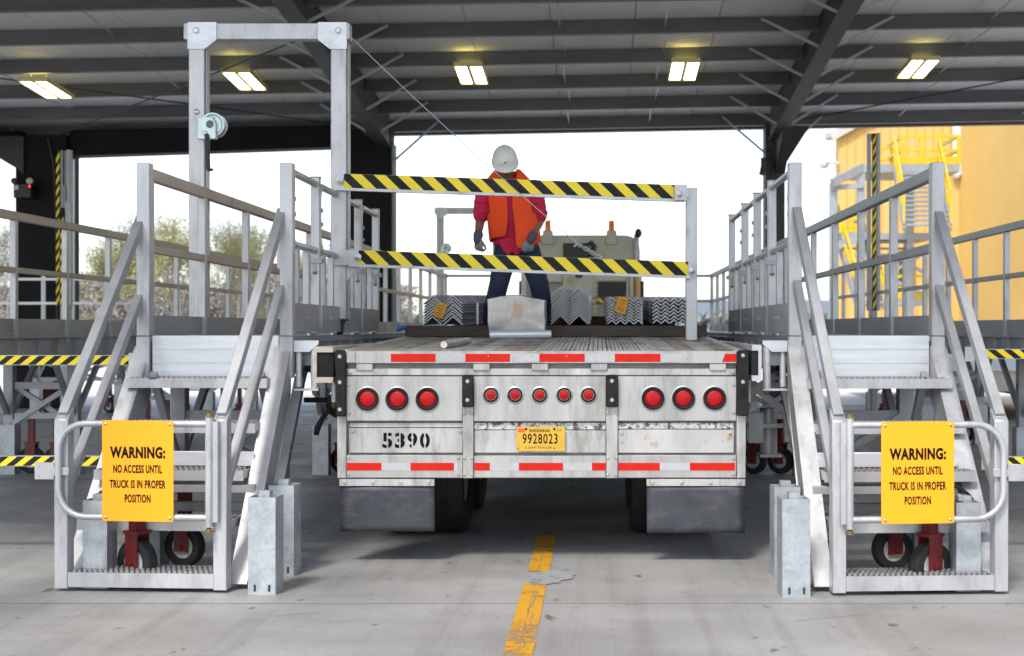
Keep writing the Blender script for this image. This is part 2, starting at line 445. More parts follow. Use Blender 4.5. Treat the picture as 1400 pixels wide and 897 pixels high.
for (x0, y0, n, sd) in ((-.35,6.3,26,3),(1.0,6.9,14,8),(-1.7,7.0,10,5)):
    p = [(x0 + .05*noise.noise((i*.35, sd, 0)) + (i*.03 if sd != 3 else 0), y0 + i*(.055 if sd == 3 else .012)) for i in range(n)]
    for a, b in zip(p[:-1], p[1:]):
        d = Vector((b[0]-a[0], b[1]-a[1])).normalized(); w = .0022; g.quad([(a[0]-d.y*w,a[1]+d.x*w,.0052),(a[0]+d.y*w,a[1]-d.x*w,.0052),(b[0]+d.y*w,b[1]-d.x*w,.0052),(b[0]-d.y*w,b[1]+d.x*w,.0052)])
tag(obj('floor_crack', g, M['joint']), kind='structure')

# ------------------------------------------------------------------ flatbed trailer
TY = 8.58
def tx(u): return PX(u, TY)
def tz(v): return PZ(v, TY)
SL = .0235
def rise(y): return SL*(y - TY)
trailer = thing('flatbed_trailer', 'weathered aluminium flatbed trailer with red tail lights and black mud flaps between the platforms', 'trailer', (-.358, TY, 0))
LEN = 15.2
# deck boards running lengthways
g = MB(); x = tx(474); dtop = tz(480.5); i = 0
rd = random.Random(3)
while x < tx(1005) - .03:
    w = rd.choice((.105, .115, .125)); ty = rd.choice((0,0,1,1,2)); x1 = min(x + w, tx(1005)); dz = rd.uniform(-.003, .002)
    sw = (x1-x)/4
    for (a, b) in ([(x, x1 - .008)] if ty == 2 else [(x + sw*q, x + sw*(q+1) - (.005 if q < 3 else .008)) for q in range(4)]):
        g.hexa([(a,TY+.065,dtop-.03),(b,TY+.065,dtop-.03),(b,TY+LEN,dtop-.03+rise(TY+LEN)),(a,TY+LEN,dtop-.03+rise(TY+LEN)),
                (a,TY+.065,dtop+dz),(b,TY+.065,dtop+dz),(b,TY+LEN,dtop+dz+rise(TY+LEN)),(a,TY+LEN,dtop+dz+rise(TY+LEN))], ty)
    x = x1; i += 1
M['deck2'] = mat('worn_deck_boards_pale', (.42,.405,.38), .55, .3, (.58,.565,.54), 5, 8, (6,.35,1), .1, 60, dirt=(.17,.115,.06), dirt_scale=2.6, dirt_ramp=(.5,.70), dirt_stretch=(1.6,.8,1))
M['deck3'] = mat('worn_deck_boards_brown', (.27,.235,.19), .7, 0, (.38,.34,.28), 5, 8, (6,.35,1), .15, 60, dirt=(.15,.095,.045), dirt_scale=2.2, dirt_ramp=(.52,.68))
deck = obj('deck', g, [M['deck'], M['deck2'], M['deck3']], trailer)
g = MB()
z0 = dtop - .05
g.hexa([(tx(476),TY+.07,z0-.02),(tx(1004),TY+.07,z0-.02),(tx(1004),TY+LEN,z0-.02+rise(TY+LEN)),(tx(476),TY+LEN,z0-.02+rise(TY+LEN)),
        (tx(476),TY+.07,z0+.012),(tx(1004),TY+.07,z0+.012),(tx(1004),TY+LEN,z0+.012+rise(TY+LEN)),(tx(476),TY+LEN,z0+.012+rise(TY+LEN))])
obj('deck_underside', g, M['deck_gap'], trailer)
for (u0, u1) in ((459.5, 473.5), (1006.5, 1021)):
    g = MB()
    xa, xb = tx(u0), tx(u1)
    for (za, zb, ya) in ((dtop-.012, dtop+.004, TY+.10), (dtop-.16, dtop-.012, TY+.10)):
        ins = .0 if za > dtop-.1 else .018
        g.hexa([(xa+ins,ya,za),(xb-ins,ya,za),(xb-ins,TY+LEN,za+rise(TY+LEN)),(xa+ins,TY+LEN,za+rise(TY+LEN)),
                (xa+ins,ya,zb),(xb-ins,ya,zb),(xb-ins,TY+LEN,zb+rise(TY+LEN)),(xa+ins,TY+LEN,zb+rise(TY+LEN))])
    obj('side_rail', g, M['trailer'], trailer, .003)
# rear edge with tape
g = MB(); g.box(tx(473.5), tx(1006.5), TY-.018, TY+.062, tz(497), tz(480.6))
g.box(tx(475), tx(486.5), TY-.026, TY-.0185, tz(496), tz(483))
for u in (487, 520, 605, 668, 728, 775, 812, 906, 940, 979): g.bolt((tx(u), TY-.018, tz(489.5) + rd.uniform(-.012,.012)), (0,-1,0), .006, .003)
rear_rail = obj('rear_rail', g, M['trailer_panel'], trailer, .004)
g = MB(); zt0, zt1 = tz(495.2), tz(484.2)
reds = ((535,596),(636.5,697.5),(737.5,799.5),(840.5,903))
for a, b in reds: g.box(tx(a), tx(b), TY-.0205, TY-.0182, zt0, zt1, 0)
g.prism([(tx(991), TY-.0182, zt1), (tx(1006), TY-.0182, zt1), (tx(1006), TY-.0182, zt0), (tx(987), TY-.0182, zt0)], (0,-.0022,0), 0)
for a, b in ((528,535),(602,636.5),(703,737.5),(799.5,840.5),(903,934)): g.box(tx(a), tx(b), TY-.0200, TY-.0182, zt0, zt1, 1)
obj('reflective_tape', g, [M['red'], M['white_tape']], trailer)
for a in (487.5, 647, 727, 808, 970):
    g = MB(); g.box(tx(a), tx(a+22.5), TY-.012, TY+.05, tz(507), tz(497.4))
    obj('lug_block', g, M['trailer_panel'], trailer, .003)
# rear frame behind the panels
g = MB(); g.box(tx(474), tx(1006.5), TY+.03, TY+.10, tz(655), tz(497.6))
obj('rear_frame', g, M['recess'], trailer)
g = MB(); g.box(tx(474), tx(1006.5), TY+.004, TY+.029, tz(513.5), tz(504.5))
for u in (478.5, 1002.5): g.bolt((tx(u), TY+.004, tz(509)), (0,-1,0), .014, .009)
obj('cross_strip', g, M['trailer'], trailer, .002)
def panel(name, u0, u1, v0, v1, y, m, bolts=(), bev=.003):
    g = MB(); g.box(tx(u0), tx(u1), y, TY+.029, tz(v1), tz(v0))
    for (u, v) in bolts: g.bolt((tx(u), y, tz(v)), (0,-1,0), .0115, .008)
    return obj(name, g, m, trailer, bev)
panel('light_panel', 474, 632.6, 515, 576, TY-.012, M['trailer_panel'], ((477.5,526.5),(477.5,564.5)))
panel('light_panel', 648, 828.4, 515, 576.5, TY-.012, M['trailer_panel'])
panel('light_panel', 845, 1006.4, 515, 576, TY-.012, M['trailer_panel'], ((1002.5,526.5),(1002.5,564.5)))
panel('filler_panel', 477, 632.6, 586, 620, TY+.002, M['trailer'], ((482.5,590.5),(629,591)))
panel('filler_panel', 648, 828.4, 589, 620, TY+.008, M['trailer'])
panel('filler_panel', 845, 1003.5, 588, 620, TY+.002, M['rust_panel'], ((850,593),(998.5,593)))
panel('scuffed_strip', 477, 632.6, 578.5, 585.2, TY+.010, M['trailer'])
panel('scuffed_strip', 648, 828.4, 578.5, 588.2, TY+.012, M['scuffed'])
panel('scuffed_strip', 845, 1003.5, 578.5, 587.2, TY+.008, M['scuffed'])
panel('bumper_band', 474, 632.6, 622.5, 653.6, TY-.010, M['trailer_panel'], ((476.8,626),(476.8,648.5),(627,626),(627,648.5)))
panel('bumper_band', 648, 828.4, 623.5, 653.6, TY-.010, M['trailer_panel'])
panel('bumper_band', 845, 1006.4, 622.5, 653.6, TY-.010, M['trailer_panel'], ((1002.5,627),(1002.5,648.5)))
for u0, u1 in ((633, 647.6), (828.8, 844.6)):
    panel('bumper_post', u0, u1, 556.5, 654, TY-.020, M['trailer'], tuple((u, v) for u in (u0+2.2, u1-2.2) for v in (565, 626, 649)))
panel('corner_post', 461.2, 473.6, 569.5, 654, TY-.006, M['trailer'])
panel('corner_post', 1007, 1019.5, 568.5, 654, TY-.006, M['trailer'])
def rub(u0, u1, v0, v1, y, bolts, taper=0):
    g = MB(); a, b, c, d = tx(u0), tx(u1), tz(v1), tz(v0); t = .012
    g.prism([(a+t,y,c),(b-t,y,c),(b,y,c+t),(b,y,d-t),(b-t,y,d),(a+t,y,d),(a,y,d-t),(a+taper,y,(c+d)/2),(a+taper,y,c+t)], (0,.045,0))
    o = obj('rubber_bumper', g, M['rubber'], trailer, .004)
    g = MB()
    for v in bolts: g.bolt((tx((u0+u1)/2), y, tz(v)), (0,-1,0), .014, .008)
    obj('bolt_head', g, M['rivet'], o)
rub(459, 474, 479, 569, TY-.05, (488, 523, 560), .012)
rub(1007, 1022.5, 479, 568.5, TY-.05, (486.5, 522.5))
rub(633, 647.8, 512.5, 556.3, TY-.065, (521.5, 547))
rub(828.6, 844.6, 512.5, 556.3, TY-.065, (521, 547))
# lamps
def lamp(u, v, big):
    c = (tx(u), TY-.012, tz(v)); g = MB()
    if big:
        g.lathe([(.078,0),(.078,.004),(.074,.006),(.072,.006),(.072,.002)], c, (0,-1,0), 32, 1)
        g.lathe([(.072,.002),(.072,.014),(.064,.019),(.053,.014),(.051,.001)], c, (0,-1,0), 32, 0)
        r = .051
    else:
        g.lathe([(.054,0),(.054,.006),(.047,.009),(.044,.004)], c, (0,-1,0), 28, 1)
        g.lathe([(.044,.003),(.044,.011),(.037,.013),(.033,.002)], c, (0,-1,0), 28, 0)
        r = .032
    o = obj('tail_light' if big else 'marker_light', g, [M['rubber'], M['rivet']], trailer)
    g = MB(); n = 7
    g.lathe([(r*math.cos(a*math.pi/2/n) + 1e-5, .004 + r*.22*math.sin(a*math.pi/2/n)) for a in range(n+1)], c, (0,-1,0), 28, 0)
    if not big: g.lathe([(.008,.0125),(.006,.0155),(.0001,.016)], c, (0,-1,0), 12, 0)
    obj('lens', g, M['lens'], o)
for u in (503, 543.7, 584.7): lamp(u, 545.8, True)
for u in (892.7, 934.2, 976.6): lamp(u, 544.9, True)
for u in (671.5, 704.4, 738, 771.4, 804.6): lamp(u, 540.3, False)
# tape on the bumper
g = MB(); za, zb, y = tz(643.6), tz(633.2), TY-.010
for a, b in ((474.6,522),(561.5,621),(648.6,670),(709.5,770),(809.3,828),(845.3,902),(943,1004.6)): g.box(tx(a), tx(b), y-.0025, y-.0002, za, zb, 0)
for a, b in ((522,561.5),(621,626),(670,709.5),(770,809.3),(902,943)): g.box(tx(a), tx(b), y-.0020, y-.0002, za, zb, 1)
obj('reflective_tape', g, [M['red'], M['white_tape']], trailer)
# stencilled unit number 5390
def stencil_number(txt, u0, u1, v0, v1, y):
    out = []; n = len(txt); W = (tx(u1)-tx(u0)); pitch = W/(n-.18); w = pitch*.80
    for i, ch in enumerate(txt):
        cx = tx(u0) + pitch*i + w/2; t = text_mb(ch, cx, (tz(v0)+tz(v1))/2, w, tz(v0)-tz(v1), y, bold=.035)
        g = MB()
        for f in t.f:
            P = [(t.v[k][0], t.v[k][2]) for k in f]
            for a, b in ((cx-w, cx-.0045), (cx+.0045, cx+w)):
                q = clip_poly(P, a, b)
                if len(q) >= 3: g.quad([(p[0], y, p[1]) for p in q])
        out.append(g)
    return out
for g in stencil_number('5390', 522.7, 588, 592.3, 613.2, TY-.0005): obj('unit_number', g, M['ink'], trailer)
# licence plate
g = MB(); a, b, c, d = tx(706.3), tx(772.6), tz(617), tz(583.6); y = TY-.022; q = .008
g.prism([(a+q,y,c),(b-q,y,c),(b,y,c+q),(b,y,d-q),(b-q,y,d),(a+q,y,d),(a,y,d-q),(a,y,c+q)], (0,.003,0))
lp = obj('licence_plate', g, M['plate'], trailer)
zc = lambda v: tz(570 + v*60/700)
uc = lambda u: tx(680 + u*120/1400)
g = text_mb('9928023', uc(683), zc(350), uc(962)-uc(404), zc(270)-zc(432), y-.001, bold=.012, spacing=1.15)
obj('lettering', g, M['ink'], lp)
g = (text_mb('INDIANA', uc(680), zc(220), uc(845)-uc(515), zc(195)-zc(243), y-.001, bold=.02))
obj('lettering', g, M['ink'], lp)
g = text_mb('SEMI TRAILER', uc(685), zc(490), uc(875)-uc(495), zc(472)-zc(506), y-.001)
obj('lettering', g, M['ink_soft'], lp)
g = (text_mb('14', uc(985), zc(215), uc(1018)-uc(955), zc(198)-zc(232), y-.001))
obj('lettering', g, M['ink_soft'], lp)
g = MB(); g.box(uc(330), uc(440), y-.0012, y-.0002, zc(248), zc(185)); obj('sticker', g, M['sticker'], lp)
g = MB()
for u, v, r in ((460,195,.0075),(910,195,.0075)): g.bolt((uc(u), y, zc(v)), (0,-1,0), r, .005)
for u, v, r in ((338,508,.004),(458,497,.004),(910,500,.004)): g.bolt((uc(u), y, zc(v)), (0,-1,0), r, .003)
obj('bolt_head', g, M['ink'], lp)
# mud flaps
for (u0, u1, v1, ul, ur) in ((464.5, 593.5, 728, 464, 594), (884.5, 1018.5, 730, 884, 1019)):
    g = MB(); g.box(tx(ul), tx(ur), TY-.006, TY+.02, tz(665), tz(655.4))
    n = 4
    for i in range(n): g.bolt((tx(ul + (ur-ul)*(.06 + .88*i/(n-1))), TY-.006, tz(660)), (0,-1,0), .013, .009)
    obj('mud_flap_bracket', g, M['trailer'], trailer, .002)
    g = MB(); N = 14; xs = [tx(u0 + (u1-u0)*i/N) for i in range(N+1)]; zs = [tz(664) + (tz(v1)-tz(664))*k/8 for k in range(9)]
    def fy(x, z, s): return TY + .006 + .012*noise.noise((x*4, z*3, s)) + .03*((tz(664)-z)/.3)**2 * .5
    for i in range(N):
        for k in range(8):
            P = [(xs[i],zs[k]),(xs[i+1],zs[k]),(xs[i+1],zs[k+1]),(xs[i],zs[k+1])]
            g.add([(p[0], fy(p[0],p[1],u0), p[1]) for p in P], [(0,1,2,3)], 0, True)
    o = obj('mud_flap', g, M['flap'], trailer)
    s_ = o.modifiers.new("s", 'SOLIDIFY'); s_.thickness = .009
# running gear
def beam_long(x0, x1, z0, z1, ya, yb):
    g = MB(); g.hexa([(x0,ya,z0+rise(ya)),(x1,ya,z0+rise(ya)),(x1,yb,z0+rise(yb)),(x0,yb,z0+rise(yb)),(x0,ya,z1+rise(ya)),(x1,ya,z1+rise(ya)),(x1,yb,z1+rise(yb)),(x0,yb,z1+rise(yb))]); return g
for x in (-.86, .14): obj('chassis_beam', beam_long(x-.06, x+.06, .85, 1.27, TY+.12, TY+LEN), M['chassis'], trailer)
for k in range(12):
    y = TY + .5 + k*1.2; g = MB(); g.box(tx(476), tx(1004), y-.05, y+.05, 1.05+rise(y), 1.265+rise(y)); obj('cross_member', g, M['chassis'], trailer)
def tyre_mb(r, w, c, rim):
    g = MB(); h = w/2; x, y, z = c
    g.lathe([(rim,-h*.8),(r*.86,-h),(r*.97,-h*.92),(r,-h*.6),(r,-h*.2),(r*.985,-h*.15),(r*.985,h*.15),(r,h*.2),(r,h*.6),(r*.97,h*.92),(r*.86,h),(rim,h*.8)], c, (1,0,0), 36, 0, True, True); return g
def rim_mb(r, w, c, mi=0):
    g = MB(); h = w/2
    g.lathe([(r,-h*.8),(r*.92,-h*.75),(r*.85,-h*.3),(r*.35,-h*.25),(r*.3,-h*.6),(.0001,-h*.62)], c, (1,0,0), 24)
    g.lathe([(r,h*.8),(r*.92,h*.75),(r*.85,h*.3),(r*.35,h*.25),(r*.3,h*.6),(.0001,h*.62)], c, (1,0,0), 24); return g
for y in (9.95, 11.2):
    for x in (-1.40, -1.07, .36, .69):
        g = MB(); g.cyl((x-.1,y,.5),(x+.1,y,.5),.1,16); w = obj('wheel', g, M['chassis'], trailer)
        obj('tyre', tyre_mb(.5,.27,(x,y,.5),.29), M['tyre'], w); obj('rim', rim_mb(.29,.25,(x,y,.5)), M['trailer'], w)
    g = MB(); g.cyl((-1.5,y,.5),(.8,y,.5),.065,14); obj('axle', g, M['chassis'], trailer)
for x0, x1 in ((-1.55,-1.0),(.30,.84)):
    g = MB(); g.box(x0, x1, 12.6, 14.6, .42, 1.0); obj('light_block_box', g, M['chassis'], trailer, .02)  # unseen boxes added to keep side light off the floor under the deck
g = MB(); g.box(-.80,.08,9.3,11.9,.62,.80); obj('light_block_frame', g, M['chassis'], trailer, .02)  # unseen block added to darken the space below the trailer
for y in (12.3, 13.2): g = MB(); g.cyl((-.95,y,.78),(.25,y,.78),.16,16); obj('light_block_tank', g, M['chassis'], trailer)  # added cylinders that block light under the deck
g = MB(); g.box(-1.0,.3,13.7,13.75,.30,1.1); obj('light_block_sheet', g, M['rubber'], trailer)  # added cross sheet, stops light coming through from the far end
g = MB()
for x in (-.9, .18): g.box(x-.05, x+.05, TY+LEN-3.0, TY+LEN-2.9, .1, 1.2); g.box(x-.15, x+.15, TY+LEN-3.1, TY+LEN-2.8, .0, .04)
obj('landing_gear', g, M['chassis'], trailer)

# ------------------------------------------------------------------ access stairs
RISE = (1.428-.107)/5; RUN = .23
def make_stairs(m, root):
    """m=+1: truck on the +x side. Local frame: y=0 at the bottom nosing, platform edge at y=1.15"""
    X = lambda x: x*m
    top = 1.15
    hexbox = lambda g, x0, x1, *a, **k: g.box(X(x0), X(x1), *a, **k)
    lo = wloc(root)
    def O(name, g, mt, par=root, bev=.004):
        g.v = [(x+lo.x, y+lo.y, z+lo.z) for x, y, z in g.v]
        return obj(name, g, mt, par, bev)
    for sx, sq in ((-.455,-.455), (.455,.525)):
        # front post with a sloped top
        g = MB(); w = .039
        g.prism([(X(sx)-w,-.005,.015),(X(sx)-w,.08,.015),(X(sx)-w,.08,1.03),(X(sx)-w,-.005,.965)], (2*w,0,0)); O('post', g, M['alu'])
        # stringer: channel of web and flanges
        yb, zb, yt, zt = .11, .03, 1.17, 1.36
        dpt = .25
        g = MB()
        inx = .036 if sx < 0 else -.036      # web sits on the outer side
        sb, st = (sq, sq) if sq < 0 else (.518, .464)
        xw = lambda y: (sb + (st-sb)*(y-yb)/(yt-yb)) + .047
        P = [(yb, zb), (yt, zt), (yt+.01, zt), (yt+.01, zt-.28), (yb+dpt, zb)]
        g.prism([(X(xw(y))-.005, y, z) for y, z in P], (.010,0,0))
        g.beam((X(sb), yb, zb), (X(st), yt, zt), .105, .010)
        g.beam((X(sb), yb+dpt, zb), (X(st), yt+.0, zt-.30), .105, .010)
        O('stringer', g, M['alu'], bev=0)
        # handrail and mid rail
        g = MB(); g.beam((X(sx),.035,.985), (X(sx),top+.045,2.235), .058, .058); g.beam((X(sx),.035,.95), (X(sx),.035,.99), .058, .058)
        O('handrail', g, M['alu_side'])
        g = MB(); g.beam((X(sx),.10,.60), (X(sx),top+.045,1.77), .052, .052); O('mid_rail', g, M['alu_side'])
    for k in range(5):
        z = .107 + RISE*k; y0 = RUN*k; w = .418 if k == 0 else .47
        if k == 0: w = .416
        lip = .082 if k == 0 else .06
        wl, wr = -w, w
        if k: wl, wr = (-.47, .435) if m > 0 else (-.435, .47)
        g = MB(); g.box(wl, wr, y0, y0+.012, z-lip, z, 0)
        g.box(wl, wr, y0+.25, y0+.258, z-.05, z, 0); g.box(wl, wl+.01, y0+.012, y0+.25, z-.05, z, 0); g.box(wr-.01, wr, y0+.012, y0+.25, z-.05, z, 0)
        g.box(wl+.01, wr-.01, y0+.013, y0+.249, z-.012, z-.006, 1)
        nx = 26
        for r in range(6):
            for i in range(nx):
                xc = wl + .02 + (wr-wl-.04)*(i + (.5 if r % 2 else .15))/nx; yc = y0 + .03 + r*.038
                g.box(xc-.0085, xc+.0085, yc-.006, yc+.006, z-.006, z+.009, 2)
        O('tread', g, [M['alu'], M['tread_dark'], M['teeth']], bev=0)
    # closing plate and ties under the treads
    g = MB(); g.box(-.45,.45,.62,.632,.645,.735); O('kick_plate', g, M['alu_bright'])
    g = MB(); g.box(-.42,.42,.74,.80,.50,.56); O('cross_tie', g, M['alu'])
    g = MB(); g.box(-.42,.42,.70,.75,.36,.42); O('cross_tie', g, M['alu'])
    # swing gate on a hinge rod
    hx = .405; zt, zbm, r = .947, .425, .155
    g = MB(); yg = -.035
    pts = [(hx, zt)]; cx = -.455 + r
    for a in range(0, 7): pts.append((cx - r*math.sin(a*math.pi/12), zt - r + r*math.cos(a*math.pi/12)))
    for a in range(0, 7): pts.append((cx - r*math.cos(a*math.pi/12), zbm + r - r*math.sin(a*math.pi/12)))
    pts.append((hx, zbm))
    g.tube([(X(p[0]), yg, p[1]) for p in pts], .019, 10); gate = O('swing_gate', g, M['alu'], bev=0)
    g = MB(); g.cyl((X(hx), yg, .375), (X(hx), yg, .985), .022, 14); g.box(X(hx+.022), X(hx+.05), yg-.006, yg+.03, .40, .96)
    O('hinge_rod', g, M['alu'], gate, 0)
    g = MB()
    for z in (.985, .345): g.lathe([(.027,0),(.027,.006),(.017,.008),(.017,.02),(.010,.024)], (X(hx), yg, z), (0,0,1), 10)
    O('hinge_nut', g, M['brass'], gate, 0)
    g = MB(); g.box(X(-.60), X(-.495), -.02, -.008, .63, .725); g.box(X(-.50), X(-.487), -.02, .05, .63, .725)
    g.box(X(-.487), X(-.40), -.028, -.006, .655, .70)
    for z in (.65, .705): g.bolt((X(-.575), -.02, z), (0,-1,0), .006, .004)
    O('latch_plate', g, M['alu'])
    # wheels under the stairs
    def caster(x, y, rad, rz):
        g = MB(); g.box(-.035,-.027,-.05,.05,rad-.03,rad*2+.03); g.box(.05,.058,-.05,.05,rad-.03,rad*2+.03); g.box(-.04,.062,-.06,.06,rad*2+.03,rad*2+.05)
        g.box(-.025,.045,-.03,.03,rad*2+.05,.52); 
        g.cyl((-.045,0,rad),(.068,0,rad),.012,10)
        c, s = math.cos(rz*m), math.sin(rz*m)
        def tr(gg): gg.v = [(X(x) + c*a - s*b, y + s*a + c*b, d) for a, b, d in gg.v]; return gg
        f = O('caster', tr(g), M['red_fork'], bev=0)
        O('tyre', tr(tyre_mb(rad,.075,(.012,0,rad),rad*.58)), M['tyre'], f, 0)
        O('rim', tr(rim_mb(rad*.58,.07,(.012,0,rad))), M['rim'], f, 0)
    caster(-.10, .18, .135, R(62)); caster(-.055, .82, .128, R(75)); caster(.50, .60, .14, R(-84))
    # galvanised outrigger sleeves
    def sleeve(x, y, z0, h, w=.155):
        g = MB(); t = .006; a = w/2; xc = X(x)
        g.box(xc-a, xc+a, y-a, y-a+t, z0, h); g.box(xc-a, xc+a, y+a-t, y+a, z0, h); g.box(xc-a, xc-a+t, y-a+t, y+a-t, z0, h); g.box(xc+a-t, xc+a, y-a+t, y+a-t, z0, h)
        g.box(xc-a+t, xc+a-t, y-a+t, y+a-t, z0+.004, z0+.012)
        for s in (-.5, .55): g.box(xc+s*a-.006, xc+s*a+.006, y-a-.004, y-a, .018, .055, 1)
        g.box(xc-.03, xc+.03, y-.03, y+.03, h-.15, h+.03, 0)
        O('outrigger_sleeve', g, [M['galv'], M['chassis']], bev=0)
    sleeve(.70, .05, .0, .54); sleeve(.64, .62, .0, .54); sleeve(-.30, .16, .0, .50, .14); sleeve(-.27, .86, .0, .52)
    for (x, y) in ((.60, .10), (-.10, .18), (-.055, .82)):
        pass
    g = MB(); g.box(X(-.36), X(.50), .48, .53, .50, .55); g.box(X(-.28), X(-.25), .12, .86, .50, .54)
    g.box(X(-.27), X(-.10), .17, .20, .50, .54); g.box(X(-.27), X(-.055), .80, .83, .50, .54)
    O('outrigger_frame', g, M['alu_side'])
    g = MB(); pts = [(X(-.30), .55, .56)]
    for t in range(9): pts.append((X(-.34 - .09*math.sin(t*.35)), .45 - .03*t, .55 - .018*t*t*.28 - .012*t))
    g.tube(pts, .011, 6); O('hose', g, M['rubber'], bev=0)

def sign_text(root, m):
    lo = wloc(root); cx = .010 if m > 0 else -.034; y = -.062; w, h = .405, .56; z1 = .966; c = .012
    a, b, z0 = cx - w/2, cx + w/2, z1 - h
    g = MB(); tilt = -.006*m
    pts = []
    for (px, pz, a0) in ((b-c, z0+c, 270), (b-c, z1-c, 0), (a+c, z1-c, 90), (a+c, z0+c, 180)):
        for k in range(4): an = R(a0 + 30*k); pts.append((px + c*math.cos(an), y, pz + c*math.sin(an)))
    g.prism(pts, (0,.003,0))
    def tr(gg): gg.v = [(x+lo.x, yy+lo.y, z+lo.z + (x-cx)*tilt) for x, yy, z in gg.v]; return gg
    plate = obj('sign_plate', tr(g), M['sign'], root)
    for s, fr, ww, hh, bo in (('WARNING:', .317, .315, .066, .048), ('NO ACCESS UNTIL', .481, .277, .047, .036), ('TRUCK IS IN PROPER', .631, .318, .047, .036), ('POSITION', .774, .147, .047, .036)):
        obj('lettering', tr(text_mb(s, cx, z1 - fr*h, ww, hh, y-.0012, bold=bo, spacing=1.09)), M['ink'], plate)
    g = MB()
    for (px, pz) in ((a+.02,z0+.02),(b-.02,z0+.02),(a+.02,z1-.02),(b-.02,z1-.02)): g.lathe([(.0095,0),(.0085,.004),(.004,.007),(.0001,.0075)], (px,y,pz), (0,-1,0), 10)
    obj('rivet', tr(g), M['rivet'], root)

for (m, x, y, rz, side) in ((1, -2.565, 7.66, -3.5, 'left'), (-1, 1.785, 7.575, 3.0, 'right')):
    st = thing('access_stairs', 'aluminium access stairs with swing gate, leading up to the platform %s of the trailer' % side, 'stairs', (x, y, 0), 'stairs up to the platforms')
    make_stairs(m, st); st.rotation_euler = (0, 0, R(rz))
    sg = thing('warning_sign', 'amber warning sign with black lettering on the stair gate %s of the trailer' % side, 'sign', (x, y, 0), 'warning signs on the gates')
    sign_text(sg, m); sg.rotation_euler = (0, 0, R(rz))

# ------------------------------------------------------------------ loading platforms
FL = 1.428
def railing(pl, x, y0, y1, step, tan=True, toe=True, top=2.515, mid=2.02, first=True, posts=True):
    mt = M['alu_tan'] if tan else M['alu_side']
    g = MB(); g.box(x-.03, x+.03, y0, y1, top-.075, top); obj('top_rail', g, mt, pl, .004)
    g = MB(); g.box(x-.024, x+.024, y0, y1, mid-.05, mid); obj('mid_rail', g, mt, pl, .004)
    if toe:
        g = MB(); g.box(x-.006, x+.006, y0, y1, FL+.002, FL+.135); obj('toe_board', g, M['alu_side'], pl)
    n = max(1, int(round((y1-y0)/step)))
    for i in range(0 if first else 1, n+1):
        y = y0 + (y1-y0)*i/n - (.03 if i == n else -.03 if i == 0 else 0)
        g = MB(); g.box(x-.0275, x+.0275, y-.0275, y+.0275, FL-.10, top-.076); obj('post', g, M['alu'], pl, .004)

def make_gate(pl, x, y0, y1, side):
    """a swing gate in the plane x; side=+1: the truck is at +x"""
    g = MB(); r = .10; zt, zm = 2.50, 2.03
    # tall end post
    ye = y1 - .03; xs = x
    g.box(xs-.03, xs+.03, ye-.03, ye+.03, FL+.012, 2.545); g.box(xs-.036, xs+.036, ye-.036, ye+.036, 2.545, 2.553)
    # upper loop
    L = []; ya = y0 + .035
    L.append((ye-.03, zt))
    for a in range(7): L.append((ya + r - r*math.sin(a*math.pi/12), zt - r + r*math.cos(a*math.pi/12)))
    for a in range(7): L.append((ya + r - r*math.cos(a*math.pi/12), zm + r - r*math.sin(a*math.pi/12)))
    L.append((ye-.03, zm))
    g.tube([(xs, p[0], p[1]) for p in L], .024, 8)
    # balusters below
    for t in (.22, .60): g.box(xs-.022, xs+.022, y0+(y1-y0)*t-.025, y0+(y1-y0)*t+.025, FL+.03, zm-.015)
    g.box(xs-.02, xs+.02, y0+.05, ye-.03, FL+.03, FL+.055)
    for z in (2.32, 2.22): g.box(xs-.04, xs+.04, ya-.022, ya-.010, z-.015, z+.015)
    gt = obj('gate', g, M['alu'], pl, .003)
    g = MB(); xp = x + .028*side; g.box(xp-.004, xp+.004, y0+.03, ye-.05, FL+.025, FL+.215)
    for t in (.42, .62): g.bolt((xp+.004*side, y0+(y1-y0)*t, FL+.12), (side,0,0), .016, .010)
    obj('toe_plate', g, M['alu_side'], gt)
    g = MB(); g.box(x-.05, x+.05, ye-.045, ye+.045, zm-.09, zm-.055); g.cyl((x, ye-.03, zm-.15), (x, ye-.03, zm-.09), .013, 8); obj('latch', g, M['alu_side'], gt); g = MB(); g.bolt((x, ye-.03, zm-.15), (0,0,-1), .017, .02); obj('latch_nut', g, M['brass'], gt)
    g = MB(); g.cyl((x-.02*side, ye+.045, FL+.006), (x-.02*side, ye-.16, FL+.006), .012, 8); obj('gate_stop', g, M['alu_bright'], gt)

def caster_part(pl, x, y, rad, rz=0.):
    g = MB(); c, s = math.cos(rz), math.sin(rz)
    def tr(gg): gg.v = [(x + c*a - s*b, y + s*a + c*b, d) for a, b, d in gg.v]; return gg
    g.box(-.058,-.048,-.05,.05,rad-.03,rad*2+.03); g.box(.048,.058,-.05,.05,rad-.03,rad*2+.03); g.box(-.06,.06,-.06,.06,rad*2+.03,rad*2+.05); g.box(-.03,.03,-.03,.03,rad*2+.05,.60)
    g.cyl((-.065,0,rad),(.065,0,rad),.012,8)
    f = obj('caster', tr(g), M['red_fork'], pl)
    obj('tyre', tr(tyre_mb(rad,.08,(0,0,rad),rad*.58)), M['tyre'], f); obj('rim', tr(rim_mb(rad*.58,.075,(0,0,rad))), M['rim'], f)

def sleeve_part(pl, x, y, h=.52, w=.16):
    g = MB(); t = .006; a = w/2
    g.box(x-a, x+a, y-a, y-a+t, 0, h); g.box(x-a, x+a, y+a-t, y+a, 0, h); g.box(x-a, x-a+t, y-a+t, y+a-t, 0, h); g.box(x+a-t, x+a, y-a+t, y+a-t, 0, h)
    g.box(x-.035, x+.035, y-.035, y+.035, h-.15, h+.2)
    obj('outrigger_sleeve', g, M['galv'], pl)

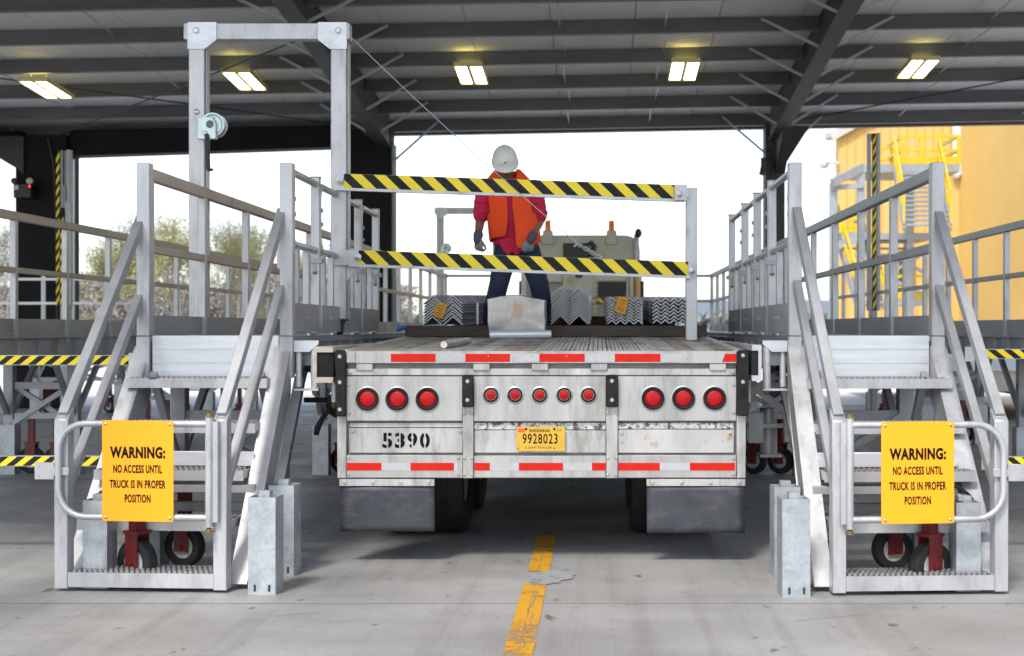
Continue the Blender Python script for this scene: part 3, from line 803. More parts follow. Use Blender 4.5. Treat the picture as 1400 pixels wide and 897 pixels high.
def platform(label, xa, xb, y0, y1, inner, gates, legs, fascia=True, railings=(True, True), step=1.25, tan=True, extra=True):
    """xa<xb; inner=+1 when the truck side is xb"""
    pl = thing('loading_platform', label, 'platform', ((xa+xb)/2, y0, 0), 'loading platforms along the truck lanes')
    xi, xo = (xb, xa) if inner > 0 else (xa, xb)
    g = MB(); g.box(xa, xb, y0, y1, FL-.03, FL)
    obj('floor', g, M['alu_side'], pl)
    for x in (xa, xb):
        g = MB(); s = 1 if x == xb else -1; x2 = x + .012*s
        g.box(min(x,x2)-.003, max(x,x2)+.003, y0+.02, y1, 1.19, 1.385)
        g.box(min(x, x+.05*s), max(x, x+.05*s), y0+.02, y1, 1.386, 1.398); g.box(min(x, x+.05*s), max(x, x+.05*s), y0+.02, y1, 1.18, 1.19)
        n = int((y1-y0)/.45)
        for i in range(n): g.box(min(x, x+.045*s), max(x, x+.045*s), y0+.3+i*.45, y0+.312+i*.45, 1.191, 1.385)
        obj('side_beam', g, M['alu_side'], pl)
    n = int((y1-y0)/1.5)
    for i in range(n):
        y = y0 + .6 + i*1.5; g = MB(); g.box(xa+.004, xb-.004, y-.03, y+.03, 1.22, 1.397); obj('cross_beam', g, M['alu_side'], pl)
    if fascia:
        g = MB(); h = .09
        for k in range(3): g.box(xa+.055, xb-.055, y0-.018, y0-.002, 1.165+k*h, 1.165+(k+1)*h-.004)
        g.box(xa+.05, xb-.05, y0-.012, y0-.001, 1.16, 1.426)
        obj('front_fascia', g, M['alu_bright'], pl)
        g = MB(); g.cyl((xa+.06,y0-.03,1.15),(xb-.06,y0-.03,1.15),.009,8)
        for x in (xa+.25, xb-.28): g.bolt((x, y0-.03, 1.155), (0,0,1), .014, .016)
        obj('pin_rod', g, M['alu'], pl)
        for x in (xa-.002, xb+.002):
            g = MB(); g.box(x-.042, x+.042, y0-.04, y0+.04, FL+.002, 2.54); g.box(x-.042, x+.042, y0-.045, y0+.03, 1.16, FL-.002)
            o = obj('corner_post', g, M['alu'], pl, .004)
    if railings[0]: railing(pl, xo, y0 + (.042 if fascia else 0), y1, step, tan)
    for (ga, gb) in gates: make_gate(pl, xi, ga, gb, inner)
    for (y, kind) in legs:
        for x in (xa+.12, xb-.12):
            g = MB(); g.box(x-.05, x+.05, y-.05, y+.05, .42, 1.21); obj('leg', g, M['alu_side'], pl, .004)
            if kind: continue
            sleeve_part(pl, x + (.0), y, .5)
            caster_part(pl, x + (.20 if x < (xa+xb)/2 else -.20), y+.05, .135, R(20 + 37*(int(y*7) % 5)))
        g = MB(); g.box(xa+.07, xb-.07, y-.024, y+.024, .86, .93); obj('cross_tie', g, M['alu_side'], pl)
        g = MB(); g.beam((xa+.14,y+.03,.90),(xb-.14,y+.03,.50),.04,.05); g.beam((xa+.14,y-.03,.50),(xb-.14,y-.03,.90),.04,.05); obj('cross_brace', g, M['alu_side'], pl)
        for x in (xa+.12, xb-.12):
            g = MB(); g.beam((x,y+.06,.62),(x,y+.75,1.19),.045,.05); g.beam((x,y-.06,.62),(x,y-.55,1.19),.045,.05); obj('knee_brace', g, M['alu_side'], pl)
        g = MB(); g.box(xa+.12, xb-.12, y-.03, y+.03, .56, .62); obj('axle_beam', g, M['alu_side'], pl)
    return pl

LXA, LXB, RXA, RXB = -2.92, -2.005, 1.262, 2.172
PY = 8.815
lp_ = platform('grey loading platform left of the trailer, with swing gates and the winch gantry over it', LXA, LXB, PY, 26.2, 1,
    ((8.88,9.74),(9.76,10.58),(10.60,11.45),(11.47,12.35)), ((9.15,1),(13.85,0),(18.2,0),(22.5,0)))
rp_ = platform('grey aluminium loading platform right of the trailer, in front of the yellow building', RXA, RXB, PY-.03, 26.2, -1,
    ((8.86,9.98),(10.0,10.88),(10.90,11.80),(11.82,12.95)), ((9.15,1),(13.85,0),(18.2,0),(22.5,0)), tan=False)
# cantilevered end rails and dock bumpers on the truck side, hand jack
def dock_bumper(pl, xa, xb, y0, y1, ztop, zbot, s):
    g = MB()
    g.box(xa, xb, y0, y1, ztop-.035, ztop); g.box(xa, xb, y0, y1, zbot, zbot+.035); g.box(xa if s > 0 else xb-.02, xa+.02 if s > 0 else xb, y0, y1, zbot+.0351, ztop-.0351)
    o = obj('bumper_channel', g, M['wood'] if s > 0 else M['alu'], pl)
    g = MB(); g.box(xa+.021 if s > 0 else xa, xb if s > 0 else xb-.021, y0+.015, y1-.01, zbot+.036, ztop-.036); obj('bumper_pad', g, M['rubber'], o)
M['wood'] = mat('pale_nailer_wood', (.40,.34,.27), .7, 0, (.55,.49,.41), 5, 6, (1,.3,4), .1, 50)
dock_bumper(lp_, -1.795, -1.672, 8.62, 12.0, 1.362, 1.135, 1)
dock_bumper(rp_, .955, 1.015, 8.50, 12.0, 1.375, 1.150, -1)
for pl, s, x in ((lp_, 1, LXB), (rp_, -1, RXA)):
    g = MB()
    for i in range(9): g.box(x+.02*s, x+.21*s, 8.95+i*.42, 8.965+i*.42, 1.235, 1.335)
    g.box(x+.02*s, x+.22*s, 8.92, 12.6, 1.336, 1.350)
    obj('edge_bracket', g, M['alu_side'], pl)
    g = MB(); xx = x + .045*s
    g.prism([(xx,8.80,1.40),(xx+.16*s,8.80,1.40),(xx+.16*s,8.80,1.375),(xx+.10*s,8.80,1.325),(xx,8.80,1.325)], (0,.012,0))
    g.cyl((xx+.13*s,8.83,1.08),(xx+.13*s,8.83,1.36),.026,12); g.cyl((xx+.025*s,8.84,1.10),(xx+.025*s,8.84,1.33),.02,10)
    g.cyl((xx+.25*s,8.86,1.0),(xx+.25*s,8.86,1.33),.022,10); g.box(xx, xx+.16*s, 8.80, 8.86, 1.075, 1.09)
    obj('pivot_bracket', g, M['alu_bright'], pl, .002)
    g = MB(); g.bolt((xx+.13*s,8.83,1.085),(0,0,-1),.02,.04); g.bolt((xx+.25*s,8.86,1.0),(0,0,-1),.02,.04); obj('pivot_nut', g, M['brass'], pl)
    g = MB(); g.beam((x-.10*s,9.0,.40),(x+.05*s,8.98,1.16),.06,.08); obj('diagonal_brace', g, M['alu_side'], pl)
# hand crank on its bar beside the left of the trailer
g = MB(); g.cyl((-2.02,9.40,.985),(-1.80,9.40,.985),.018,10); g.lathe([(.085,-.03),(.095,-.01),(.095,.02),(.04,.035)], (-1.775,9.40,.955), (0,-1,0), 18); g.tube([(-1.83,9.36,.93),(-1.88,9.34,.87),(-1.915,9.33,.80),(-1.925,9.33,.75)], [.012,.016,.022,.018], 8)
obj('crank', g, M['black'], lp_)
# toothed rack and jack under the right edge
g = MB(); g.box(1.02, 1.12, 9.28, 9.30, .70, .90)
for i in range(6): g.prism([(1.022+i*.0165,9.28,.90),(1.036+i*.0165,9.28,.90),(1.029+i*.0165,9.28,.918)], (0,.02,0))
g.cyl((1.17,9.4,.62),(1.17,9.4,.93),.06,14); g.box(1.02,1.26,9.30,9.34,.80,.83); g.box(1.10,1.25,9.3,9.5,.60,.62)
obj('lift_jack', g, M['alu_side'], rp_)
g = MB(); g.beam((1.0,9.25,1.02),(1.2,9.25,1.16),.03,.05); g.beam((1.08,9.27,1.06),(1.28,9.27,.90),.03,.05); obj('diagonal_brace', g, M['alu_side'], rp_)
# end railings at the far end
for pl, xa, xb in ((lp_, LXA, LXB), (rp_, RXA, RXB)):
    for z in (2.5, 2.02):
        g = MB(); g.box(xa, xb, 26.1, 26.15, z-.05, z); obj('end_rail', g, M['alu_side'], pl)
# neighbouring lanes
ln_ = platform('loading platform of the next lane at the left edge, with tan top rail', -6.1, -5.2, 11.0, 24.0, -1, (), ((13.9,0),(17.5,0),(21.0,0)), fascia=False, railings=(False,))
railing(ln_, -5.2, 11.0, 23.9, 1.22, True)
rn_ = platform('loading platform of the next lane at the right edge, seen against the yellow wall', 4.08, 5.0, 11.4, 24.0, 1, (), ((13.55,0),(17.5,0),(21.0,0)), fascia=False, railings=(False,))
railing(rn_, 4.08, 11.4, 23.9, 1.1, False)
fr_ = platform('distant loading platform with white end rails in front of the left dark column', -9.9, -8.2, 21.0, 25.0, -1, (), ((23.8,0),), fascia=False, railings=(False,))
for z in (2.25, 1.88):
    g = MB(); g.box(-9.9, -6.9, 21.0, 21.04, z-.04, z); obj('end_rail', g, M['alu_bright'], fr_)
for x in (-9.4, -8.55, -8.1, -7.6, -6.95): g = MB(); g.box(x-.025, x+.025, 21.05, 21.1, FL-.1, 2.3); obj('post', g, M['alu'], fr_)

# hazard bars beside the stairs
def guard_bar(label, xa, xb, y, z, slant, h=.06):
    t = thing('guard_bar', label, 'safety bar', ((xa+xb)/2, y, 0), 'striped guard bars beside the stairs')
    g = MB(); g.box(xa, xb, y, y+.045, z-h/2-.004, z+h/2+.004, 0); stripes(g, (xa, y-.0025, z-h/2), (1,0,0), (0,0,1), xb-xa, h, .108, slant, 0)
    obj('bar', g, [M['alu'], M['haz_y'], M['haz_k']], t)
    ex = xb if abs(xb) < abs(xa) else xa
    g = MB(); g.box(ex-.03, ex+.03, y-.012, y-.003, z-.05, z+.05); obj('end_bracket', g, M['alu'], t)
    for x in (xa+.04, xb-.04):
        if x in (ex,): continue
    far = xa if ex == xb else xb
    g = MB(); g.box(far-.03, far+.03, y+.046, y+.106, 0, 1.33); g.box(far-.12, far+.12, y+.0, y+.15, 0, .012); obj('stand_post', g, M['alu_side'], t)
    return t
guard_bar('upper yellow and black guard bar left of the left stairs', -5.3, -3.16, 9.3, PZ(493,9.3), -.075)
guard_bar('lower yellow and black guard bar level with the gate latch left of the left stairs', -5.6, -3.16, 8.9, PZ(631,8.9), -.075)
guard_bar('upper yellow and black guard bar right of the right stairs', 2.52, 4.4, 9.3, PZ(484.5,9.3), .075)
guard_bar('lower yellow and black guard bar level with the gate latch right of the right stairs', 2.52, 4.7, 8.9, PZ(632,8.9), .075)

# ------------------------------------------------------------------ gantry with winch
GY = 10.5
def gantry(label):
    t = thing('gantry_frame', label, 'gantry', ((-3.07-1.98)/2, GY, 0), 'winch gantries over the left platform')
    s = F/GY
    zt = PZ(34, GY)
    for x, zb in ((-3.07, 1.0), (-1.985, FL+.12)):
        g = MB(); g.box(x-.06, x+.06, GY-.05, GY+.05, zb, zt-.125); g.box(x+.0601, x+.075, GY-.02, GY+.05, zb, zt-.15)
        p = obj('post', g, M['alu'], t, .005)
        g = MB(); dxx = .09 if x < -2.5 else -.09
        g.prism([(x-.065,GY-.062,zt+.004),(x+.065,GY-.062,zt+.004),(x+.065+(dxx if dxx > 0 else 0),GY-.062,zt+.004),(x+.065+(dxx if dxx > 0 else 0),GY-.062,zt-.13),(x+.065,GY-.062,zt-.20),(x-.065,GY-.062,zt-.20),(x-.065+(dxx if dxx < 0 else 0),GY-.062,zt-.13),(x-.065+(dxx if dxx < 0 else 0),GY-.062,zt+.004)], (0,.010,0))
        g.bolt((x-.0,GY-.062,zt-.06),(0,-1,0),.026,.014)
        obj('gusset', g, M['alu_bright'], p)
    g = MB(); g.box(-3.17, -1.90, GY-.05, GY+.05, zt-.124, zt); obj('top_beam', g, M['alu'], t, .005)
    g = MB(); g.bolt((-3.07,GY-.05,PZ(155,GY)),(0,-1,0),.024,.012); obj('bolt_head', g, M['rivet'], t)
    # winch
    zc = PZ(174, GY); xc = PX(296, GY)
    g = MB(); g.lathe([(.02,-.06),(.092,-.06),(.092,-.05),(.055,-.045),(.055,.02),(.092,.025),(.092,.035),(.078,.037),(.070,.030),(.03,.030)], (xc, GY-.08, zc), (0,-1,0), 28)
    g.lathe([(.03,.036),(.03,.06),(.0001,.06)], (xc-.012, GY-.08, zc), (0,-1,0), 14)
    w = obj('winch', g, M['zinc'], t)
    g = MB(); a, b, c, d = PX(277,GY), PX(302,GY), PX(0,GY), 0
    g.prism([(a,GY-.14,PZ(194,GY)),(b,GY-.14,PZ(194,GY)),(b,GY-.14,PZ(172,GY)),(b-.03,GY-.14,PZ(163,GY)),(a,GY-.14,PZ(165,GY))], (0,.05,0)); g.bolt(((a+b)/2-.01,GY-.14,PZ(186,GY)),(0,-1,0),.018,.012)
    obj('winch_housing', g, M['zinc'], w, .003)
    g = MB(); g.tube([(PX(290,GY),GY-.15,PZ(188,GY)),(PX(291.5,GY),GY-.16,PZ(198,GY)),(PX(293,GY),GY-.16,PZ(235,GY))],.016,8); g.cyl((PX(292,GY),GY-.15,PZ(236,GY)),(PX(299,GY),GY-.17,PZ(236,GY)),.011,8)
    obj('crank_handle', g, M['chassis'], w)
    # caster foot of the inner post
    x = -1.985
    g = MB(); g.box(x-.06, x+.06, GY-.05, GY+.05, FL+.105, FL+.118); g.prism([(x-.05,GY-.03,FL+.105),(x+.05,GY-.03,FL+.105),(x+.022,GY-.03,FL+.03),(x-.022,GY-.03,FL+.03)], (0,.006,0)); f = obj('foot_fork', g, M['chassis'], t)
    obj('foot_wheel', tyre_mb(.045,.04,(x,GY+.02,FL+.045),.01), M['tyre'], f)
    # brackets of the barrier
    g = MB(); g.prism([(x+.061,GY-.045,PZ(365,GY)),(x+.16,GY-.045,PZ(365,GY)),(x+.061,GY-.045,PZ(386,GY))], (0,.01,0)); g.box(x-.055, x+.19, GY-.085, GY-.064, PZ(364,GY), PZ(343,GY)); obj('bar_bracket', g, M['alu'], t)
    return t
ga_ = gantry('near tall aluminium winch gantry standing over the left platform, holding the striped barrier')
gf_ = dup(ga_, (-2.525 + .0, 26.5, 0), None, 'far small winch gantry at the end of the left platform, behind the worker')

# barrier of two striped bars and an end post
ba = thing('striped_barrier', 'black and yellow striped double barrier between gantry and free post across the deck', 'barrier', (PX(705,GY), GY, 0))
def bar(ul, ur, vt_l, vb_l, vt_r, vb_r, us, ue, off):
    y = GY - .10; x0, x1 = PX(ul, y), PX(ur, y); d = Vector((x1-x0, 0, PZ((vt_r+vb_r)/2, y) - PZ((vt_l+vb_l)/2, y))); L = d.length; dn = d.normalized()
    up = Vector((-dn.z, 0, dn.x)); H = .105
    p = Vector((x0, y+.025, PZ((vt_l+vb_l)/2, y)))
    g = MB(); g.beam(p, p + d, .045, H + .022, up=up)
    xs = (PX(us, y) - x0); xe = PX(ue, y) - x0
    stripes(g, p + dn*xs - up*(H/2-.010) + Vector((0,-.0255,0)), dn, up, xe - xs, H, .181, .115, off)
    o = obj('barrier_bar', g, [M['alu'], M['haz_y'], M['haz_k']], ba)
    return o, p, dn, up, L
o1, p1, d1, u1, L1 = bar(458, 937, 236, 262, 254, 276, 470, 922, -.08)
o2, p2, d2, u2, L2 = bar(477, 945, 341, 366, 358, 382, 490, 941, -.09)
g = MB(); g.box(PX(921,GY), PX(938,GY), GY-.13, GY-.127, PZ(276,GY), PZ(255,GY)); obj('bar_plate', g, M['alu'], o1)
g = MB()
for (u, v) in ((464,247),(489,352)): g.lathe([(.028,0),(.028,.006),(.018,.008),(.018,.018),(.008,.022)], (PX(u,GY-.13),GY-.124,PZ(v,GY-.13)), (0,-1,0), 14)
for (u, v) in ((929,266),(946,371)): g.lathe([(.026,0),(.026,.006),(.018,.008),(.018,.018),(.008,.022)], (PX(u,GY-.13),GY-.132,PZ(v,GY-.13)), (0,-1,0), 14)
obj('pivot_bolt', g, M['rivet'], ba)
g = MB(); ys = GY-.06; g.box(PX(938,ys), PX(953.5,ys), ys+.012, ys+.10, 1.48-(466-449)*ys/F, PZ(257,ys)); obj('end_post', g, M['alu'], ba, .004)
g = MB(); g.box(PX(926,GY-.1), PX(941,GY-.1), GY-.125, GY-.047, PZ(272,GY), PZ(260,GY)); obj('bar_link', g, M['alu'], ba)
# support cable with chain
cb = thing('support_cable', 'thin steel cable with a short chain, running down in front of the worker', 'cable', (PX(640,GY), GY-.14, 1.5))
y = GY - .15
g = MB(); pts = []
A = Vector((PX(476,y), y, PZ(48,y))); B = Vector((PX(796,y), y, PZ(339,y)))
for i in range(13):
    t = i/12; p = A.lerp(B, t); p.z -= .03*math.sin(math.pi*t); pts.append(p)
g.tube(pts, .0030, 6); obj('wire_rope', g, M['wire'], cb)
ch = MB(); C0 = Vector((PX(790,y), y, PZ(334,y))); C1 = Vector((PX(821,y), y, PZ(353,y))); n = 7
dd = (C1 - C0).normalized(); side = Vector((dd.z,0,-dd.x))
for i in range(n):
    c = C0.lerp(C1, (i+.5)/n); w = side if i % 2 == 0 else Vector((0,1,0)); hl = (C1-C0).length/n*.80
    ch.tube([c + dd*hl*math.cos(a) + w*.0125*math.sin(a) for a in [2*math.pi*k/12 for k in range(12)]], .0058, 6, closed=True)
c = C0 - dd*.02
ch.tube([c + side*.03*math.cos(a) + Vector((0,1,0))*.01 + dd*.014*math.sin(a*2) for a in [math.pi*k/8 for k in range(9)]], .005, 6)
obj('chain', ch, M['zinc'], cb)

# ------------------------------------------------------------------ load on the deck
def dz(y): return dtop + rise(y)
M['timber'] = mat('dark_timber', (.050,.038,.028), .8, 0, (.09,.07,.052), 4, 6, (.3,1,1))
for (y, xa, xb, lab) in ((11.55, PX(555,11.6), PX(966,11.6), 'nearest dark timber bearer lying across the deck under the angle bundles'),):
    g = MB(); g.box(xa, xb, y, y+.12, dz(y)+.003, dz(y)+.095); tag(obj('timber_bearer', g, M['timber'], None, .006), lab, 'timber')
for y in (14.2, 17.0):
    g = MB(); g.box(-1.5, .8, y, y+.12, dz(y)+.003, dz(y)+.095); tag(obj('timber_bearer', g, M['timber'], None, .006), 'dark timber bearer further up the deck, hidden under the angle bundles', 'timber', 'rear timber bearers')
M['angle'] = mat('galvanised_angle', (.30,.305,.315), .7, .15, (.40,.405,.415), 10, 4, (1,.3,1), .03, 40, spec=.15, dirt=(.22,.22,.22), dirt_scale=5)
M['angle_end'] = mat('cut_angle_end', (.55,.56,.57), .5, .2, (.66,.67,.68), 12)
M['tagpaper'] = mat('yellow_hang_tag', (.72,.30,.003), .6, 0, (.76,.34,.006), 10)
def angle_mb(c, pitch, legh, th, y0, y1, sk):
    """one inverted-V bar whose apex is at c"""
    x, z = c; a = pitch/2; g = MB()
    P = [(x-a, z-legh), (x, z), (x+a, z-legh), (x+a-th*.2, z-legh-th*.75), (x, z-th*1.25), (x-a+th*.2, z-legh-th*.75)]
    V = [(px, y0, pz) for px, pz in P] + [(px+sk, y1, pz + rise(y1) - rise(y0)) for px, pz in P]
    g.add(V, [(0,1,4,5),(1,2,3,4)], 1)
    g.add(V, [(6,11,10,7),(7,10,9,8)], 1)
    g.add(V, [(0,6,7,1),(1,7,8,2),(2,8,9,3),(3,9,10,4),(4,10,11,5),(5,11,6,0)], 0)
    return g
def bundle(label, u0, u1, vt, vb, npk, nlay, y0, length, legs=.85, tagat=None, skew=0., jitter=.0, strap=True, vis=1.0):
    x0, x1 = PX(u0,y0), PX(u1,y0); pitch = (x1-x0)/npk; zt, zb = PZ(vt,y0), PZ(vb,y0); legh = pitch/2*legs
    t = thing('angle_iron_bundle', label, 'steel bundle', ((x0+x1)/2, y0, zb), 'bundles of nested steel angles')
    step = (zt - legh - zb) / max(1, nlay-1); th = min(.011, step*.36); rr = random.Random(int(u0))
    for k in range(nlay):
        for j in range(npk):
            jj = rr.uniform(-1,1)*jitter
            g = angle_mb((x0 + pitch*(j+.5) + rr.uniform(-.002,.002) + jj*.3, zt - step*k), pitch*.985, legh, th, y0 + rr.uniform(0,.006) + abs(jj), y0+length, skew)
            obj('angle_bar', g, [M['angle'], M['angle_end']], t)
    if strap:
        for ys in (y0+.55, y0+2.6):
            g = MB(); w = .012; sx = skew*(ys-y0)/length; dzr = rise(ys)-rise(y0)
            pts = []
            for j in range(npk): pts += [(x0 + pitch*j + sx - .004, zt - legh + dzr + .004), (x0 + pitch*(j+.5) + sx, zt + dzr + .006)]
            pts += [(x1+sx+.006, zt-legh+dzr+.004), (x1+sx+.006, zb+dzr-.012)]
            for i in range(len(pts)-1): g.beam((pts[i][0],ys,pts[i][1]), (pts[i+1][0],ys,pts[i+1][1]), .02, .0025, up=(0,1,0) if False else (0,0,1))
            g.beam((x0+sx-.006,ys,zt-legh+dzr), (x0+sx-.006,ys,zb+dzr-.012), .0025, .02)
            obj('strap', g, M['alu_bright'], t)
    if tagat:
        (ua, va), (ub, vb_), (uc_, vc), (ud, vd) = tagat; yt = y0 - .035
        g = MB(); g.prism([(PX(u,yt), yt, PZ(v,yt)) for u, v in tagat], (0,.0015,0)); tg = obj('hang_tag', g, M['tagpaper'], t)
        g = MB()
        P = [Vector((PX(u,yt), yt-.0008, PZ(v,yt))) for u, v in tagat]
        for fa, fb, f in ((.2,.8,.2),(.15,.85,.38),(.3,.7,.52),(.15,.8,.7),(.2,.85,.84)):
            l = P[0].lerp(P[3], f); r = P[1].lerp(P[2], f); a = l.lerp(r, fa); b = l.lerp(r, fb); g.beam(a, b, .0008, .006)
        obj('lettering', g, M['ink_soft'], tg)
        g = MB(); m = (P[0]+P[1])/2; g.tube([m, m + Vector((.012,.015,.018)), m + Vector((.03,.04,.02))], .0025, 5); obj('tie_wire', g, M['wire'], tg)
    return t
BY = 11.62
bundle('leftmost bundle of wide steel angles, skewed, yellow tag on its front, beside the worker', 578, 632, 404, 444, 2, 8, BY, 7.0, .86, ((598,413.5),(611.8,417.5),(604.5,436.5),(592,432)), skew=.95, jitter=.012)
bundle('tall narrow bundle of nested steel angles just right of the worker and the wrapped package', 753, 804, 393, 443, 2, 10, BY, 7.0, 1.0, jitter=.002)
bundle('bundle of small steel angles with a yellow tag, right of the tall narrow bundle', 830, 879, 407, 443, 4, 8, BY, 7.0, .95, ((846,405.5),(859,408.5),(854.5,430.5),(840,426)), jitter=.002)
bundle('rightmost bundle of small steel angles, behind the barrier end post', 892, 951, 407, 442, 5, 7, BY, 7.0, .95, jitter=.002)

# shrink-wrapped package
def wrap_material():
    m = mat('shrink_wrap', (.29,.295,.305), .14, .25, (.35,.355,.365), 5, 4, (1,.6,.4), .35, 13, spec=.9)
    return m
M['wrap'] = wrap_material()
M['wrap_label'] = mat('label_under_film', (.62,.44,.28), .35)
y0 = 11.15; zb = dz(y0) + .004
pk = thing('wrapped_package', 'grey package wrapped in clear stretch film standing on the deck before the worker', 'package', (PX(707,y0), y0, zb))
def uvp(u, v, dy=0): return (PX(u,y0), y0+dy, max(PZ(v,y0), zb))
front = [(668,458),(746,458),(745,411.5),(735,408.5),(710,403.5),(697,404),(683,405.5),(665.5,409.5)]
g = MB(); sc = .93
N = 10
def interp(poly, n):
    out = []
    for i in range(len(poly)):
        p, q = Vector(poly[i]), Vector(poly[(i+1) % len(poly)])
        for k in range(n): out.append(p.lerp(q, k/n))
    return out
ring = interp(front, 5); cxu, cvv = 706, 432
rows = []
for j, (fy_, s) in enumerate(((0,.90),(.0,.97),(.025,1.0),(.12,1.01),(.25,1.01),(.38,1.0),(.45,.97))):
    row = []
    for p in ring:
        u = cxu + (p.x-cxu)*s; v = cvv + (p.y-cvv)*s; q = uvp(u, v, fy_)
        d = noise.noise((q[0]*14, q[1]*14, q[2]*14))*.008
        row.append((q[0]+d, q[1]+d*.6, max(zb, q[2] + d*.7)))
    rows.append(row)
n = len(ring); vs = [p for r in rows for p in r]; fs = []
for j in range(len(rows)-1):
    for i in range(n): fs.append((j*n+i, j*n+(i+1) % n, (j+1)*n+(i+1) % n, (j+1)*n+i))
g.add(vs, fs, 0, True)
c = (PX(706,y0), y0, PZ(432,y0)); b0 = len(g.v)
g.add(rows[0] + [c], [(i, (i+1) % n, n) for i in range(n)], 0, True)
g.add(rows[-1], [tuple(range(n))], 0, True)
obj('film_wrap', g, M['wrap'], pk)
g = MB(); g.box(PX(701,y0), PX(713,y0), y0-.006, y0-.003, PZ(434,y0), PZ(416,y0)); obj('paper_label', g, M['wrap_label'], pk)
g = MB(); yr = 10.98; zr_ = dz(yr) + .033; g.lathe([(.012,0),(.032,.004),(.034,.05),(.032,.2),(.035,.35),(.033,.48),(.03,.497),(.012,.5)], (PX(669,yr), yr, zr_), (1,.03,.012), 16)
tag(obj('film_roll', g, M['alu_bright']), 'white roll of stretch film lying at the foot of the wrapped package', 'film roll')
# short pipe on the deck edge
ya = 8.98; a = Vector((PX(607,ya), ya, dz(ya)+.026)); b = Vector((PX(640,9.75), 9.75, dz(9.75)+.026)); ax = (b-a)
g = MB(); g.lathe([(.019,0),(.025,0),(.026,.01),(.025,ax.length*.4),(.025,ax.length),(.019,ax.length),(.019,0)], a, ax, 18)
M['pipe'] = mat('dented_pipe', (.40,.40,.42), .3, .75, (.6,.6,.62), 14, 4, (1,1,1), .2, 30, dirt=(.35,.22,.12), dirt_scale=10, dirt_ramp=(.6,.75))
pp = tag(obj('steel_pipe', g, M['pipe']), 'short dented steel pipe with a rusty open end lying on the deck edge', 'pipe')
g = MB(); g.lathe([(.017,.002),(.0255,-.001),(.0265,.02),(.0255,.03)], a, ax, 18); obj('rusty_end', g, mat('rust', (.20,.08,.03), .8, 0, (.32,.15,.06), 30), pp)
g = MB(); yr = 13.5; x = PX(553,yr); z = FL
for i in range(7): g.sphere((x - .06 + .02*i, yr + .02*math.sin(i*2), z+.035+.02*math.sin(i*.6)), .03, 8, 0, (1,.8,.7))
M['blue'] = mat('blue_cloth', (.02,.13,.45), .7)
o = remesh_obj('rag', g, M['blue'], None, .008, 3); o.location = (0,0,0); _c = sum((v.co for v in o.data.vertices), Vector())/len(o.data.vertices); o.data.transform(Matrix.Translation(-_c)); o.location = _c; tag(o, 'small crumpled blue rag lying on the edge of the left platform', 'rag')

# ------------------------------------------------------------------ worker
PYW = 12.47; WZ = dz(PYW) + .003; WX = PX(697, PYW)
wk = thing('person', 'worker in white hard hat, orange vest, crimson shirt and grey gloves stooping on the deck', 'person', (WX, PYW, WZ))
M['skin'] = mat('skin', (.22,.105,.062), .5, 0, (.25,.125,.078), 8)
M['shirt'] = mat('crimson_shirt', (.52,.008,.050), .8, 0, (.60,.012,.065), 5, 5, (1,1,1), .8, 14)
M['vest'] = mat('orange_vest', (.88,.062,.002), .75, 0, (.92,.085,.005), 4, 5, (1,1,1), .8, 12)
M['jeans'] = mat('navy_trousers', (.014,.021,.050), .85, 0, (.024,.034,.070), 6, 5, (1,1,1), .8, 14)
M['glove'] = mat('grey_work_glove', (.20,.20,.215), .8, 0, (.28,.28,.29), 9, 5, (1,1,1), .2, 40)
M['cuff'] = mat('glove_cuff', (.085,.08,.105), .8)
M['hat'] = mat('white_hard_hat', (.66,.64,.58), .35, 0, (.72,.70,.64), 3, 4, dirt=(.45,.43,.38), dirt_scale=18, dirt_ramp=(.64,.76))
M['boot'] = mat('dark_boot', (.03,.022,.016), .6)
HC = Vector((-.03,-.20,1.53)); HT = Quaternion((1,0,0), R(35)) @ Quaternion((0,0,1), R(6))   # head centre and tilt (chin towards the chest)
def hp(x, y, z): return HC + HT @ Vector((x, y, z))
sh_l, el_l, wr_l = Vector((-.215,-.04,1.33)), Vector((-.272,.03,1.035)), Vector((-.283,-.09,.872))
sh_r, el_r, wr_r = Vector((.22,-.03,1.32)), Vector((.272,.05,1.03)), Vector((.205,-.13,.865))
hip_l, kn_l, an_l = Vector((-.03,.09,.80)), Vector((-.095,-.03,.46)), Vector((-.19,.05,.09))
hip_r, kn_r, an_r = Vector((.15,.09,.80)), Vector((.265,-.03,.46)), Vector((.33,.05,.09))
def cap(g, pts, rad, n=14):
    """rounded, tapered limb with extra rings"""
    P = []; Rr = []
    for i in range(len(pts)-1):
        for k in range(5): t = k/5; P.append(Vector(pts[i]).lerp(Vector(pts[i+1]), t)); Rr.append(rad[i] + (rad[i+1]-rad[i])*t)
    P.append(Vector(pts[-1])); Rr.append(rad[-1])
    g.tube(P, Rr, n); g.sphere(P[0], Rr[0]*.98, 14); g.sphere(P[-1], Rr[-1]*.98, 14)
def torso_ring(z):
    t = max(0., min(1., (z-.74)/.64)); c = Vector((.06 - .075*t, .09 - .13*t, z)); return c
def loft(g, rings, n=28, mi=0, cap_ends=True):
    vs = []; fs = []
    for (c, a, b) in rings:
        for k in range(n):
            an = 2*math.pi*k/n; ca, sa = math.cos(an), math.sin(an)
            vs.append(c + Vector((a*math.copysign(abs(ca)**.8, ca), b*math.copysign(abs(sa)**.8, sa), 0)))
    for i in range(len(rings)-1):
        for k in range(n): fs.append((i*n+k, i*n+(k+1) % n, (i+1)*n+(k+1) % n, (i+1)*n+k))
    g.add(vs, fs, mi, True)
    if cap_ends: g.add(vs[:n], [tuple(range(n))[::-1]], mi); g.add(vs[-n:], [tuple(range(n))], mi)
